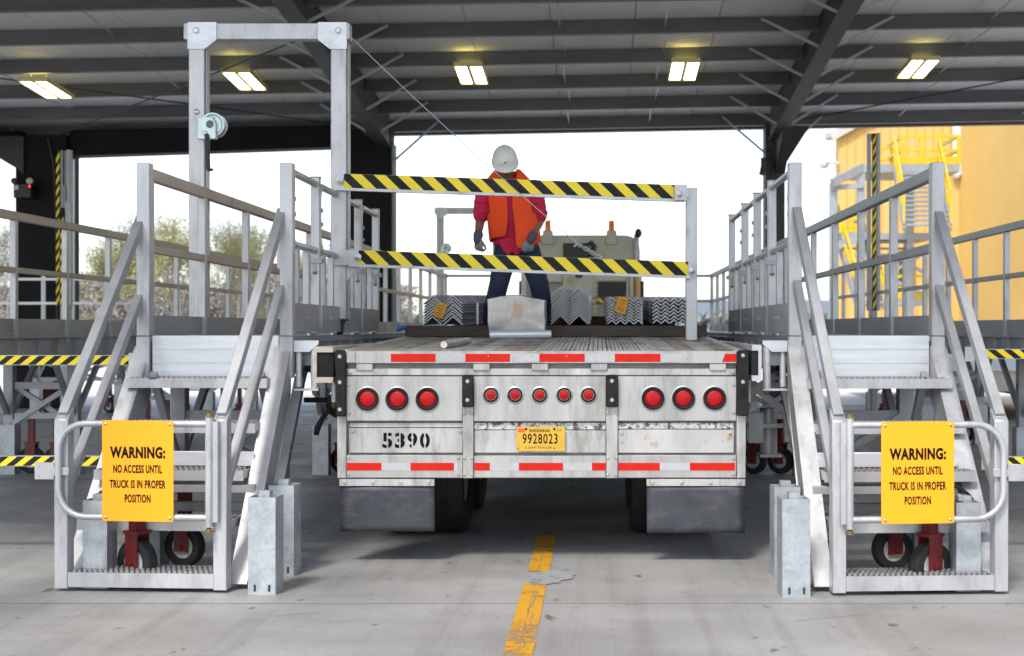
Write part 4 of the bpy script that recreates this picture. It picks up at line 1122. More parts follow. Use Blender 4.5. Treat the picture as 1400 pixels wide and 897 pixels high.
# body: one skin
g = MB()
loft(g, [(torso_ring(z), a, b) for z, a, b in ((.76,.15,.105),(.86,.155,.105),(1.0,.145,.10),(1.15,.165,.11),(1.28,.175,.105),(1.345,.14,.085),(1.38,.07,.06))])
cap(g, [torso_ring(1.36), hp(0,.01,-.10)], [.062,.056])
for s, e, w in ((sh_l,el_l,wr_l),(sh_r,el_r,wr_r)): cap(g, [s, e, w], [.058,.046,.030])
for h, k, a in ((hip_l,kn_l,an_l),(hip_r,kn_r,an_r)): cap(g, [h, k, a], [.088,.058,.042])
for v in range(1): pass
hd = MB(); hd.sphere((0,0,0), .1, 22, 0, (.78,.95,1.14)); hd.sphere((0,-.045,-.06), .062, 16, 0, (.85,.75,.85))
hd.sphere((0,-.098,-.015), .017, 10, 0, (.8,1,1.4)); hd.sphere((0,-.105,-.030), .016, 10, 0, (1.1,1,.8))
for s in (-1,1): hd.sphere((s*.078,.01,-.01), .022, 10, 0, (.4,.8,1.4)); hd.sphere((s*.03,-.085,.018), .02, 10, 0, (1.2,.5,.4)); hd.sphere((s*.028,-.075,-.045), .022, 10)
for s in (.006,-.008): hd.sphere((0,-.098,-.056+s), .012, 10, 0, (1.7,.6,.45))
hd.v = [tuple(hp(*p)) for p in hd.v]; g.merge(hd)
def hand(sgn, wrist, palm_dir, side_dir, back_dir, curl, scale=1.0, rad=.0105, thumb=1.):
    """palm and five bent fingers; side_dir points to the thumb"""
    h = MB(); d, s, b = Vector(palm_dir).normalized(), Vector(side_dir).normalized(), Vector(back_dir).normalized()
    W = Vector(wrist)
    for k in (-1,-.33,.33,1): cap(h, [W + d*.015 + s*k*.02, W + d*.085 + s*k*.030], [.017,.014], 10)
    for i, (off, ln) in enumerate(((.033,.070),(.011,.080),(-.012,.074),(-.034,.058))):
        p = W + d*.088 + s*off; c = curl*(1+.12*i); dd = d; pts = [p]
        for j, f in enumerate((.45,.32,.23)):
            dd = (Quaternion(s, 0) @ dd); an = c*(.5+.5*j); v = d*math.cos(an) - b*math.sin(an); pts.append(pts[-1] + v*ln*f)
        cap(h, pts, [rad,rad*.95,rad*.88,rad*.75], 9)
    p = W + d*.03 + s*.028; q = p + (d*.80 + s*.50 - b*.30*thumb).normalized()*.042; r_ = q + (d*.85 + s*.25 - b*.5*thumb).normalized()*.034; t = r_ + (d*.95 - b*.4).normalized()*.026
    cap(h, [p, q, r_, t], [.0165,.0135,.012,.009], 9)
    return h
HL = (wr_l, (.04,-.25,-.97), (.75,-.6,.1), (-.6,-.75,0.), 1.0)
HR = (wr_r, (-.18,-.25,-.95), (-.8,-.5,.2), (.45,-.85,.1), .95)
g.merge(hand(-1, *HL, rad=.008)); g.merge(hand(1, *HR, rad=.008))
remesh_obj('body', g, M['skin'], wk, .0075, 3)
# eyes
g = MB()
for s in (-1,1): g.sphere(hp(s*.03,-.083,.008), .011, 10)
obj_e = remesh_obj('eyes', g, mat('eye', (.05,.04,.035), .2), wk, .004, 1)
# gloves
for H, sg in ((HL,-1),(HR,1)):
    g = hand(sg, *H, rad=.0135)
    gl = remesh_obj('glove', g, M['glove'], wk, .006, 3)
    g = MB(); w = Vector(H[0]); up = ((el_l if sg < 0 else el_r) - w).normalized(); cap(g, [w - up*.035, w + up*.0, w + up*.03], [.040,.042,.048]); remesh_obj('cuff', g, M['cuff'], gl, .009, 3)
# trousers
g = MB()
loft(g, [(torso_ring(.74) + Vector((0,.0,-.03)), .155,.125), (torso_ring(.80),.185,.135),(torso_ring(.90),.18,.13),(torso_ring(.97),.17,.125)])
for h, k, a in ((hip_l,kn_l,an_l),(hip_r,kn_r,an_r)):
    cap(g, [h + Vector((0,0,-.02)), h.lerp(k,.5), k, k.lerp(a,.5), a + Vector((0,0,.03))], [.118,.105,.090,.086,.078])
    for i in range(3): q = k.lerp(a, .5+.2*i); g.sphere(q + Vector((.02*(i-1),-.045,0)), .05, 10, 0, (1.2,.8,.45))
remesh_obj('trousers', g, M['jeans'], wk, .012, 4)
for a, tn in ((an_l,-.12),(an_r,.15)):
    g = MB(); q = Vector((a.x, a.y, .0)); g.sphere(q + Vector((tn*.25,-.10,.05)), .055, 14, 0, (.95,1.5,.85)); g.sphere(q + Vector((0,.0,.065)), .058, 14, 0, (.9,1.1,1.1)); cap(g, [q + Vector((0,0,.06)), q + Vector((0,0,.15))], [.055,.06]); g.box(q.x-.05+tn*.12, q.x+.05+tn*.12, q.y-.17, q.y+.06, .0, .03)
    remesh_obj('boot', g, M['boot'], wk, .010, 3)
# shirt
g = MB()
loft(g, [(torso_ring(.80)+Vector((0,-.01,0)),.205,.155),(torso_ring(.86),.205,.152),(torso_ring(.98),.195,.145),(torso_ring(1.12),.20,.145),(torso_ring(1.25),.205,.138),(torso_ring(1.345),.195,.118),(torso_ring(1.40),.13,.095),(torso_ring(1.44),.085,.08)])
g.prism([(-.10,-.055,.82),(.17,-.055,.82),(.10,-.055,.725),(.045,-.055,.70),(.03,-.055,.765),(.0,-.055,.70),(-.055,-.055,.74)], (0,-.022,0))
for s, e in ((sh_l,el_l),(sh_r,el_r)):
    end = s.lerp(e, .84); cap(g, [s + Vector((0,0,.0)), s.lerp(e,.5), end], [.085,.084,.078])
    g.sphere(s.lerp(e,.75)+Vector((.02,-.03,0)), .07, 12, 0, (1.1,.9,.35)); g.sphere(s.lerp(e,.45)+Vector((-.01,-.03,0)), .075, 12, 0, (1.1,.9,.3))
remesh_obj('shirt', g, M['shirt'], wk, .011, 4)
# vest: open front, shoulder straps, hanging flaps
def vest():
    g = MB(); n = 40
    rows = [(.835,.226,.178,.34,.06),(.90,.226,.176,.26,.07),(1.0,.222,.170,.15,.07),(1.10,.222,.166,.08,.06),(1.20,.222,.160,.05,.06),(1.29,.216,.152,.10,.22),(1.36,.205,.136,.22,.32),(1.41,.175,.118,.42,.50),(1.45,.138,.108,.62,.70),(1.485,.105,.098,.8,.9)]
    vs = []
    for (z, a, b, gl, gr) in rows:
        c = torso_ring(z)
        for k in range(n+1):
            t = k/n; a0 = -math.pi/2 + gr*.8; a1 = 3*math.pi/2 - gl*.8
            an = a0 + (a1-a0)*t; ca, sa = math.cos(an), math.sin(an)
            front = max(0, -sa); drop = 0.
            if z < .95: drop = -.075*front**2 if ca > -.1 else .04*front
            w = .016*noise.noise((an*2.2, z*5, 1.)) + .009*noise.noise((an*5, z*14, 4.))
            zs = z + drop + (.05*abs(ca)**2 if False else 0)
            vs.append(c + Vector(((a+w)*math.copysign(abs(ca)**.85, ca), (b+w)*math.copysign(abs(sa)**.85, sa) - (.03*front if z < .95 else 0), zs - z)))
    fs = []
    for i in range(len(rows)-1):
        for k in range(n): fs.append((i*(n+1)+k, i*(n+1)+k+1, (i+1)*(n+1)+k+1, (i+1)*(n+1)+k))
    # arm holes: drop the faces at the sides where the sleeves leave
    keep = []
    for f in fs:
        q = sum((vs[i] for i in f), Vector())/4
        if abs(q.x - torso_ring(q.z).x) > .165 and 1.14 < q.z < 1.33 and abs(q.y - torso_ring(q.z).y) < .10: continue
        keep.append(f)
    g.add(vs, keep, 0, True); return g
g = vest(); org = wloc(wk); g.v = [(x+org.x, y+org.y, z+org.z) for x, y, z in g.v]
o = obj('vest', g, M['vest'], wk); sm = o.modifiers.new("s", 'SOLIDIFY'); sm.thickness = .012; sm.offset = 1; ss = o.modifiers.new("u", 'SUBSURF'); ss.levels = 1; ss.render_levels = 1
# hard hat
g = MB(); n = 36; prof = []
vs = []; fs = []; m_ = 10
for i in range(m_+1):
    t = math.pi/2*i/m_
    for k in range(n):
        an = 2*math.pi*k/n; r = math.cos(t)**.8
        x, y, z = .112*r*math.cos(an), .140*r*math.sin(an), .030 + .128*math.sin(t)
        rid = .006*math.exp(-(x/.018)**2)*math.sin(t); vs.append((x, y, z+rid))
for i in range(m_):
    for k in range(n): fs.append((i*n+k, i*n+(k+1) % n, (i+1)*n+(k+1) % n, (i+1)*n+k))
g.add(vs, fs, 0, True)
# brim
b = []; 
for (ex, dz_) in ((0,0),(1,-.006)):
    for k in range(n):
        an = 2*math.pi*k/n; fr = max(0,-math.sin(an))**1.5; e = ex*(.008 + .050*fr)
        b.append(((.112+e*.9)*math.cos(an), (.140+e)*math.sin(an), .030 + dz_*ex - .016*fr*ex))
g.add(b, [(k, (k+1) % n, n+(k+1) % n, n+k) for k in range(n)], 0, True)
g.v = [tuple(hp(*p) + org) for p in g.v]
hat = obj('hard_hat', g, M['hat'], wk); so = hat.modifiers.new("s", 'SOLIDIFY'); so.thickness = .004; so.offset = -1
g = MB()
c = hp(0,-.137,.075) + org; nrm = HT @ Vector((0,-1,.35)); g.lathe([(.009,0),(.008,.003),(.0001,.004)], c, nrm, 10); obj('hat_stud', g, M['cuff'], hat)

# ------------------------------------------------------------------ tractor unit ahead of the trailer
QY = 25.6
def qx(u): return PX(u, QY)
def qz(v): return PZ(v, QY)
tr_ = thing('truck_tractor', 'beige sleeper cab truck with two orange beacons at the far end of the flatbed', 'truck', (-.36, QY, 0))
M['cab'] = mat('beige_cab_paint', (.42,.40,.33), .35, 0, (.47,.45,.38), 1.5, 4, dirt=(.33,.31,.26), dirt_scale=1.5)
M['cab_pale'] = mat('pale_rack_panel', (.50,.47,.40), .5, .1, (.58,.55,.48), 2, 5, dirt=(.35,.31,.25), dirt_scale=2.4)
M['amber'] = mat('amber_beacon', (.95,.20,.005), .25, 0)
M['tanpipe'] = mat('tan_pipe', (.70,.46,.20), .5)
xa, xb, zt, zb = qx(716), qx(875), qz(322), .95; r = .28
P = [(xa, zb), (xb, zb)]
for k in range(7): a = k*math.pi/12; P.append((xb - r + r*math.cos(a), zt - r + r*math.sin(a)))
for k in range(7): a = math.pi/2 + k*math.pi/12; P.append((xa + r + r*math.cos(a), zt - r + r*math.sin(a)))
g = MB(); g.prism([(x, QY, z) for x, z in P], (0,2.1,0)); cab = obj('cab', g, M['cab'], tr_, .03)
g = MB(); g.box(qx(770), qx(805), QY-.03, QY+.02, qz(357), qz(333)); g.tube([(qx(808),QY-.05,qz(352)),(qx(812),QY-.05,qz(338)),(qx(806),QY-.05,qz(331))], .05, 8); obj('rear_window', g, M['black'], cab, .01)
for u in (749, 836):
    g = MB(); g.prism([(qx(u-8.5),QY-.06,qz(335)),(qx(u+8.5),QY-.06,qz(335)),(qx(u+6.5),QY-.06,qz(316)),(qx(u-6.5),QY-.06,qz(316))], (0,.14,0)); st = obj('beacon_stand', g, M['cab'], tr_, .01)
    g = MB(); g.lathe([(.06,0),(.055,.05),(.053,.16),(.035,.185),(.0001,.19)], (qx(u),QY+.01,qz(315.5)), (0,0,1), 14); obj('beacon', g, M['amber'], st)
g = MB(); y = QY-.05; x = qx(870); g.tube([(x,y,qz(360)),(x,y,qz(330)),(x+.0,y-.02,qz(323)),(x+.05,y-.08,qz(319))], [.05,.05,.05,.06], 10); obj('exhaust_stack', g, M['galv'], tr_)
g = MB(); g.sphere((qx(872.5),QY-.12,qz(320)), .085, 10, 0, (.8,.8,1.1)); obj('stack_cap', g, M['black'], tr_)
g = MB(); g.cyl((qx(870.5),QY-.10,qz(412)),(qx(870.5),QY-.10,qz(356)),.065,12); obj('yellow_pipe', g, M['tanpipe'], tr_)
for u0, u1 in ((876, 884), (703, 711)):
    g = MB(); g.box(qx(u0), qx(u1), QY+1.5, QY+1.6, qz(408), qz(381)); g.cyl((qx(u0+4),QY+1.55,qz(381)),(qx(u0+4),QY+1.55,qz(374)),.015,6); obj('side_mirror', g, M['black'], tr_, .015)
# headache rack panels below the cab window
y = QY-.35
g = MB(); g.box(PX(769,y), PX(812,y), y, y+.05, PZ(412,y), PZ(371,y)); g.box(PX(733,y), PX(768,y), y+.01, y+.05, PZ(386,y), PZ(373,y)); g.box(PX(813,y), PX(858,y), y+.01, y+.05, PZ(385,y), PZ(373,y)); rk = obj('rack_panel', g, M['cab_pale'], tr_, .008)
g = MB(); a = [(PX(788.5,y)+.03*math.cos(t)*1., y-.004, PZ(377.5,y)+.04*math.sin(t)) for t in [math.pi/2 + math.pi*k/8 for k in range(9)]] + [(PX(794.5,y)+.03*math.cos(t), y-.004, PZ(377.5,y)+.04*math.sin(t)) for t in [-math.pi/2 + math.pi*k/8 for k in range(9)]]
g.prism(a, (0,.003,0)); obj('slot', g, M['black'], rk)
g = MB(); g.box(PX(818,y), PX(856,y), y+.02, y+.06, PZ(406,y), PZ(386,y))
for i in range(6): g.box(PX(819,y), PX(855,y), y+.005, y+.019, PZ(405-3.1*i,y), PZ(403.6-3.1*i,y), 0)
obj('grille', g, M['black'], tr_)
g = MB()
for v in (386, 392, 398, 404, 412, 420, 428): g.cyl((PX(813,y),y,PZ(v,y)),(PX(817,y),y,PZ(v,y)),.04,10)
g.box(PX(812,y), PX(813.4,y), y-.02, y+.03, PZ(436,y), PZ(372,y)); obj('rack_rungs', g, M['cab_pale'], tr_)
g = MB(); g.box(PX(856.5,y), PX(859,y), y-.02, y+.03, PZ(436,y), PZ(372,y)); obj('rack_post', g, M['cab_pale'], tr_)
g = MB(); g.box(PX(861,y), PX(866,y), y, y+.05, PZ(415,y), PZ(374,y)); obj('rack_post', g, M['cab_pale'], tr_)
g = MB(); g.box(PX(806,y), PX(830,y), y-.012, y-.002, PZ(414,y), PZ(408.5,y)); stripes(g, (PX(806,y), y-.014, PZ(414,y)), (1,0,0), (0,0,1), PX(830,y)-PX(806,y), PZ(408.5,y)-PZ(414,y), .16, .07, 0); obj('hazard_strip', g, [M['haz_k'],M['haz_y'],M['haz_k']], tr_)
g = MB(); g.box(PX(712,y), PX(719,y), y+.1, y+.2, PZ(430,y), PZ(373,y)); obj('rack_post', g, M['alu'], tr_)
g = MB(); g.box(-.85, -.73, QY-4.2, QY+5.4, .75, 1.0); g.box(.02, .14, QY-4.2, QY+5.4, .75, 1.0); obj('frame_rail', g, M['chassis'], tr_)
for yy in (QY-2.6, QY-1.25):
    for x in (-1.40, .69):
        g = MB(); g.cyl((x-.25,yy,.5),(x+.25,yy,.5),.09,12); w = obj('wheel', g, M['chassis'], tr_); obj('tyre', tyre_mb(.5,.52,(x,yy,.5),.29), M['tyre'], w)
        obj('rim', rim_mb(.29,.4,(x,yy,.5)), M['rim'], w)
for x in (-1.40, .69):
    g = MB(); g.cyl((x-.1,QY+4.6,.5),(x+.1,QY+4.6,.5),.09,12); w = obj('wheel', g, M['chassis'], tr_); obj('tyre', tyre_mb(.5,.27,(x,QY+4.6,.5),.29), M['tyre'], w); obj('rim', rim_mb(.29,.25,(x,QY+4.6,.5)), M['rim'], w)
g = MB(); g.box(-1.15, .43, QY+2.1, QY+5.5, .95, 2.0); obj('hood', g, M['cab'], tr_, .12)

# ------------------------------------------------------------------ canopy building
EY, PS = 25.7, 1.52
def zb_(X, Y): return EYE + 3.74 + .075*(EY - Y) + .018*X
ROOF_FRONT = 4.5
cn = thing('steel_canopy', 'dark steel canopy roof on columns with purlins and bracing over the loading lanes', 'canopy', (-1, EY, 0), None)
X0, X1 = -20.0, 11.4
def roof_mat():
    m = mat('white_roof_liner', (.84,.83,.81), .7, 0, (.88,.87,.85), 1.2, 6, (1,.3,1), .0, 50, dirt=(.74,.73,.70), dirt_scale=1.2)
    return m
M['roof'] = roof_mat()
g = MB(); ya, yb = EY+.25, ROOF_FRONT
H = .235
nx = 26
def pan(xl, xr):
    g.hexa([(xl,yb,zb_(xl,yb)+H),(xr,yb,zb_(xr,yb)+H),(xr,ya,zb_(xr,ya)+H),(xl,ya,zb_(xl,ya)+H),(xl,yb,zb_(xl,yb)+H+.06),(xr,yb,zb_(xr,yb)+H+.06),(xr,ya,zb_(xr,ya)+H+.06),(xl,ya,zb_(xl,ya)+H+.06)])
w = (X1-X0)/nx
for i in range(nx): pan(X0+i*w, X0+(i+1)*w-.012)
obj('roof_sheet', g, M['roof'], cn)
g = MB(); 
def slab(z0, z1):
    g.hexa([(X0,yb,zb_(X0,yb)+z0),(X1,yb,zb_(X1,yb)+z0),(X1,ya,zb_(X1,ya)+z0),(X0,ya,zb_(X0,ya)+z0),(X0,yb,zb_(X0,yb)+z1),(X1,yb,zb_(X1,yb)+z1),(X1,ya,zb_(X1,ya)+z1),(X0,ya,zb_(X0,ya)+z1)])
slab(H+.065, H+.10); obj('roof_skin', g, M['alu_side'], cn)
np_ = int((EY-ROOF_FRONT)/PS)
pur = [EY - PS*k for k in range(np_+1)]
RAF = [(-11.9,), (-3.95,), (3.27,), (10.9,)]
for k, y in enumerate(pur):
    g = MB()
    def strip(y0, y1, z0, z1):
        g.hexa([(X0,y0,zb_(X0,y)+z0),(X1,y0,zb_(X1,y)+z0),(X1,y1,zb_(X1,y)+z0),(X0,y1,zb_(X0,y)+z0),(X0,y0,zb_(X0,y)+z1),(X1,y0,zb_(X1,y)+z1),(X1,y1,zb_(X1,y)+z1),(X0,y1,zb_(X0,y)+z1)])
    if k == 0: strip(y-.04, y+.06, -.0, .22); strip(y-.1, y-.0405, -.0, .012)
    else: strip(y-.004, y+.004, .0, .225); strip(y-.075, y-.0041, .0, .006); strip(y-.004, y-.003+.006, -.0, .003); strip(y-.075, y-.069, .0061, .025); strip(y+.0041, y+.07, .219, .225)
    obj('eave_beam' if k == 0 else 'purlin', g, M['purlin'], cn)
g = MB(); slabz = zb_(0, EY)
g.hexa([(X0,EY+.10,zb_(X0,EY)-.03),(X1,EY+.10,zb_(X1,EY)-.03),(X1,EY+.30,zb_(X1,EY)-.03),(X0,EY+.30,zb_(X0,EY)-.03),(X0,EY+.10,zb_(X0,EY)+.30),(X1,EY+.10,zb_(X1,EY)+.30),(X1,EY+.30,zb_(X1,EY)+.30),(X0,EY+.30,zb_(X0,EY)+.30)])
obj('eave_gutter', g, M['steel_dark'], cn)
def rh(y): return .21 + .15*max(0, 1 - (EY-y)/8.)          # haunch: the rafter deepens towards the column
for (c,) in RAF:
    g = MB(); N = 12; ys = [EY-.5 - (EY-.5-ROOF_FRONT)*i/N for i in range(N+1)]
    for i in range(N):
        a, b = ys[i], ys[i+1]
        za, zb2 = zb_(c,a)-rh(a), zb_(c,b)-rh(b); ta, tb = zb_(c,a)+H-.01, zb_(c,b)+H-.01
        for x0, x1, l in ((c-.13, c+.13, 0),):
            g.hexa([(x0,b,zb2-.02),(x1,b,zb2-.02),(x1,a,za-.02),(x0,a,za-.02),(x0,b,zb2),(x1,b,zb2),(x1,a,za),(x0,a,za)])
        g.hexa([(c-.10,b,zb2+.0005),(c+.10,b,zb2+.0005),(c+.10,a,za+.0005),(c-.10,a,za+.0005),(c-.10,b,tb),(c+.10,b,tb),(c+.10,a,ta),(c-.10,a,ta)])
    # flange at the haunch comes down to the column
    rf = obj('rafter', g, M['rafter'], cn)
    for k in range(0, 9):
        y = pur[k] - .10
        for s in (-1, 1):
            p = (c + s*.12, y, zb_(c,y)-rh(y)-.0); q = (c + s*.95, y, zb_(c+s,y)+.17)
            if k == 0: p = (c + s*.14, y-.05, zb_(c,y)-.55)
            g = MB(); g.beam(p, q, .04, .018, up=(0,1,0)); obj('flange_brace', g, M['brace'], rf)
# columns
def column(name, xa, xb, y0, y1, m, zt=None):
    g = MB(); zt = zt or zb_((xa+xb)/2, EY)-.002
    g.box(xa, xb, y0, y1, 0, zt); return obj(name, g, m, cn, .01)
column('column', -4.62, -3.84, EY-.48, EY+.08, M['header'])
g = MB(); g.box(-3.835, -3.80, EY-.45, EY+.05, 0, 4.9); obj('column_edge', g, M['rafter'], cn)
g = MB(); g.prism([(-4.17,EY-.485,4.92),(-3.88,EY-.485,4.92),(-3.88,EY-1.6,zb_(-4,EY-1.6)-rh(EY-1.6)),(-4.17,EY-1.6,zb_(-4,EY-1.6)-rh(EY-1.6))], (0,0,.05)); obj('haunch_plate', g, M['rafter'], cn)
column('column', 3.10, 3.46, EY-.35, EY+.08, M['steel_dark'])
g = MB(); g.prism([(3.28,EY-.36,zb_(3.3,EY)-.02),(3.28,EY-1.5,zb_(3.3,EY-1.5)-rh(EY-1.5)),(3.28,EY-.36,4.35)], (.18,0,0)); obj('haunch_plate', g, M['rafter'], cn)
g = MB(); g.prism([(3.47,EY-.2,4.5),(3.47,EY-.2,zb_(3.5,EY)-.03),(3.95,EY-.2,zb_(3.5,EY)-.03)], (0,.03,0)); obj('gusset_plate', g, M['rafter'], cn)
g = MB(); g.box(3.0, 3.10, EY-.5, EY-.4, 4.45, 4.62); g.cyl((3.02,EY-.45,4.30),(3.05,EY-.45,4.45),.06,8); g.tube([(3.28,EY-.40,4.62),(3.2,EY-.42,4.2),(3.28,EY-.40,3.9)],.02,6); obj('conduit_box', g, M['black'], cn)
column('column', -10.72, -9.78, EY-.55, EY+.08, M['header'])
column('column', 10.75, 11.15, EY-.35, EY+.08, M['steel_dark'])
for x in (-11.9, -4.03, 3.41, 10.9): column('column', x-.15, x+.15, ROOF_FRONT+.1, ROOF_FRONT+.5, M['steel_dark'], zb_(x, ROOF_FRONT+.5)-.1)
# header over the left bay
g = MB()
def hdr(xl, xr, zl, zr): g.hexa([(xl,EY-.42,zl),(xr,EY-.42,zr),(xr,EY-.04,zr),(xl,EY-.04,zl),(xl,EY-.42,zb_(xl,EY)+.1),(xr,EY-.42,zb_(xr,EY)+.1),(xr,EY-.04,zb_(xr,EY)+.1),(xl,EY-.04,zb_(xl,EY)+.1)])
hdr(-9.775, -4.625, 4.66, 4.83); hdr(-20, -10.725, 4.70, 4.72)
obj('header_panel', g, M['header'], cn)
g = MB(); g.box(-9.775,-9.70,EY-.44,EY-.36,0,4.60); obj('door_jamb', g, M['galv'], cn)
g = MB(); g.prism([(-11.6,EY-.6,4.95),(-10.66,EY-.6,4.40),(-10.55,EY-.6,4.30),(-10.55,EY-.6,5.0),(-11.6,EY-.6,5.0)], (0,.15,0)); obj('haunch_plate', g, M['rafter'], cn)
# sag rods between the purlins and cable bracing
for x, ks in ((-9.3,(1,2,3,4,5,6)), (-6.9,(1,2,3,4,5,6)), (.95,(0,1,2,3,4,5)), (-.55,(0,1,2,3,4)), (5.6,(0,1,2,3,4,5)), (7.9,(0,1,2,3,4,5))):
    for k in ks:
        ya_, yb_ = pur[k]-.02, pur[k+1]+.02; zz = .05 if k % 2 else .17
        g = MB(); g.cyl((x + .05*(k % 2), ya_, zb_(x,ya_)+.20-zz*.6), (x + .05*(k % 2), yb_, zb_(x,yb_)+zz*.4), .013, 6); obj('sag_rod', g, M['brace'], cn)
for (a, b) in (((-11.4,19.6),(-4.2,25.2)), ((-9.9,25.2),(-4.1,19.3)), ((-4.2,17.6),(-11.5,15.6)), ((3.6,25.2),(10.8,19.0))):
    g = MB(); za, zc = zb_(*a)-.03, zb_(*b)-.03; g.cyl((a[0],a[1],za),(b[0],b[1],zc),.014,6); obj('bracing_rod', g, M['rod_dark'], cn)
g = MB(); g.tube([(-10.1,EY-.6,4.95),(-10.0,EY-.6,4.5),(-9.95,EY-.6,3.6),(-9.93,EY-.6,1.5)], .018, 6); obj('conduit', g, M['rafter'], cn)

# ceiling lights
M['tube'] = mat('fluorescent_tube', (1,1,.9), .5, 0, emit=(1.0,.95,.62), estr=5.0)
M['fixture'] = mat('yellowish_fixture', (.60,.52,.20), .5, 0)
M['uplight'] = mat('uplight_slot', (1,.9,.4), .5, 0, emit=(1.0,.82,.18), estr=3.0)
def ceiling_light(label, u, v, ):
    y0, L, w = 21.0, 1.12, .45; x = PX(u, y0); z0 = PZ(v, y0); t = thing('ceiling_light', label, 'ceiling light', (x, y0 + L/2, z0), 'lit ceiling lights under the canopy')
    def zz(y): return z0 - .075*(y - y0)
    def slab(xa, xb, ya, yb, d0, d1):
        g = MB(); g.hexa([(xa,ya,zz(ya)+d0),(xb,ya,zz(ya)+d0),(xb,yb,zz(yb)+d0),(xa,yb,zz(yb)+d0),(xa,ya,zz(ya)+d1),(xb,ya,zz(ya)+d1),(xb,yb,zz(yb)+d1),(xa,yb,zz(yb)+d1)]); return g
    h = w/2
    g = slab(x-h, x+h, y0, y0+L, .006, .05)
    for a, b in ((-h,-h+.02),(h-.02,h),(-.03,.03)): g.merge(slab(x+a, x+b, y0, y0+L, -.022, .0055))
    for a, b in ((0,.03),(L-.05,L)): g.merge(slab(x-h+.021, x-.031, y0+a, y0+b, -.02, .0055)); g.merge(slab(x+.031, x+h-.021, y0+a, y0+b, -.02, .0055))
    for s in (-.12,.12): g.cyl((x+s,y0+.25,z0+.03),(x+s,y0+.25,z0+.12),.008,6)
    f = obj('housing', g, M['fixture'], t)
    for a, b in ((-h+.022,-.032),(.032,h-.022)):
        obj('lamp', slab(x+a, x+b, y0+.032, y0+L-.052, -.008, .004), M['tube'], t)
    obj('uplight', slab(x-.16, x+.16, y0+.06, y0+.5, .0505, .056), M['uplight'], t)
ceiling_light('lit twin ceiling light furthest left, above the dark left column', 44, 110)
ceiling_light('lit twin ceiling light seen through the tall winch gantry frame', 322, 98)
ceiling_light('lit twin ceiling light above and left of the white hard hat', 640, 89.5)
ceiling_light('lit twin ceiling light above the free end post, left of the right rafter', 938, 84)
ceiling_light('lit twin ceiling light furthest right, above the yellow building', 1266, 81)

# emergency lamp on the left column
t = thing('emergency_light', 'black twin-head emergency light with red indicator on the left dark column', 'light', (PX(30,EY-.8), EY-.7, PZ(268,EY-.8)))
y = EY-.80
def ex(u): return PX(u, y)
def ez(v): return PZ(v, y)
g = MB(); g.box(ex(18), ex(42), y, y+.22, ez(271), ez(252)); g.box(ex(25), ex(29), y+.221, y+.25, ez(266), ez(258)); b = obj('housing', g, M['black'], t, .01)
g = MB(); g.box(ex(19.5), ex(25), y-.004, y-.001, ez(260), ez(254)); obj('label_plate', g, M['galv'], b)
for u in (17.5, 38.5):
    g = MB(); g.lathe([(.03,.10),(.055,.05),(.06,0),(.05,-.005),(.0001,-.01)], (ex(u),y+.05,ez(247.5)), (0,1,0), 14); g.cyl((ex(u),y+.1,ez(250)),(ex(u),y+.1,ez(253)),.015,8); obj('lamp_head', g, M['rim'] if u > 30 else M['black'], t)
M['led'] = mat('red_led', (.8,.01,.01), .4, 0, emit=(1,.02,.02), estr=3)
g = MB(); g.sphere((ex(40.5),y-.005,ez(255)), .018, 8); obj('indicator', g, M['led'], b)

# striped hoist masts
def mast(label, u0, u1, v0, v1, Y, flip):
    t = thing('hoist_mast', label, 'mast', (PX((u0+u1)/2,Y), Y, PZ(v1,Y)), 'striped hoist masts')
    f = lambda a: PX(u0 + (u1-u0)*a, Y); zt, zb2 = PZ(v0,Y), PZ(v1,Y)
    g = MB()
    if not flip:
        g.box(f(.22), f(.36), Y, Y+.12, zb2, zt); g.box(f(.60), f(.78), Y, Y+.12, zb2+.0, zt+.01); g.box(f(.36)+.001, f(.60)-.001, Y+.05, Y+.1, zt-.5, zt)
        g.box(f(.62), f(1.0), Y-.08, Y-.002, zb2, zt-.85*.9)
        a0, a1 = (0., .215), (.37, .59)
    else:
        g.box(f(0), f(.24), Y, Y+.12, zb2, zt); g.box(f(.72), f(1.0), Y, Y+.12, zb2, zt+.01); g.box(f(.24)+.001, f(.72)-.001, Y+.02, Y+.1, zt-.1, zt)
        a0, a1 = (.36, .62), None
    obj('mast_frame', g, M['alu_side'], t, .004)
    for a in (a0, a1):
        if not a: continue
        g = MB(); w = f(a[1]) - f(a[0]); top = zt - (.0 if a is a0 else .85)
        yo = .02 if a is a0 else .10
        g.box(f(a[0]), f(a[1]), Y-yo, Y+.04, zb2, top, 0)
        n = int((top-zb2)/.16)
        for i in range(n): g.quad([(f(a[0]), Y-yo-.003, zb2+i*.16), (f(a[1]), Y-yo-.003, zb2+i*.16+.10), (f(a[1]), Y-yo-.003, zb2+i*.16+.18), (f(a[0]), Y-yo-.003, zb2+i*.16+.08)], 1)
        obj('striped_board', g, [M['haz_k'], M['haz_y']], t)
    g = MB(); g.box(f(.3), f(.7), Y-.05, Y+.15, 0, zb2-.001) if zb2 > .05 else None; obj('mast_base', g, M['alu_side'], t)
mast('striped hoist mast in front of the left dark column', 77.5, 100, 206, 419, 20.0, False)
mast('striped hoist mast in front of the yellow building, behind the right platform', 1187, 1203.5, 183, 425, 20.0, True)

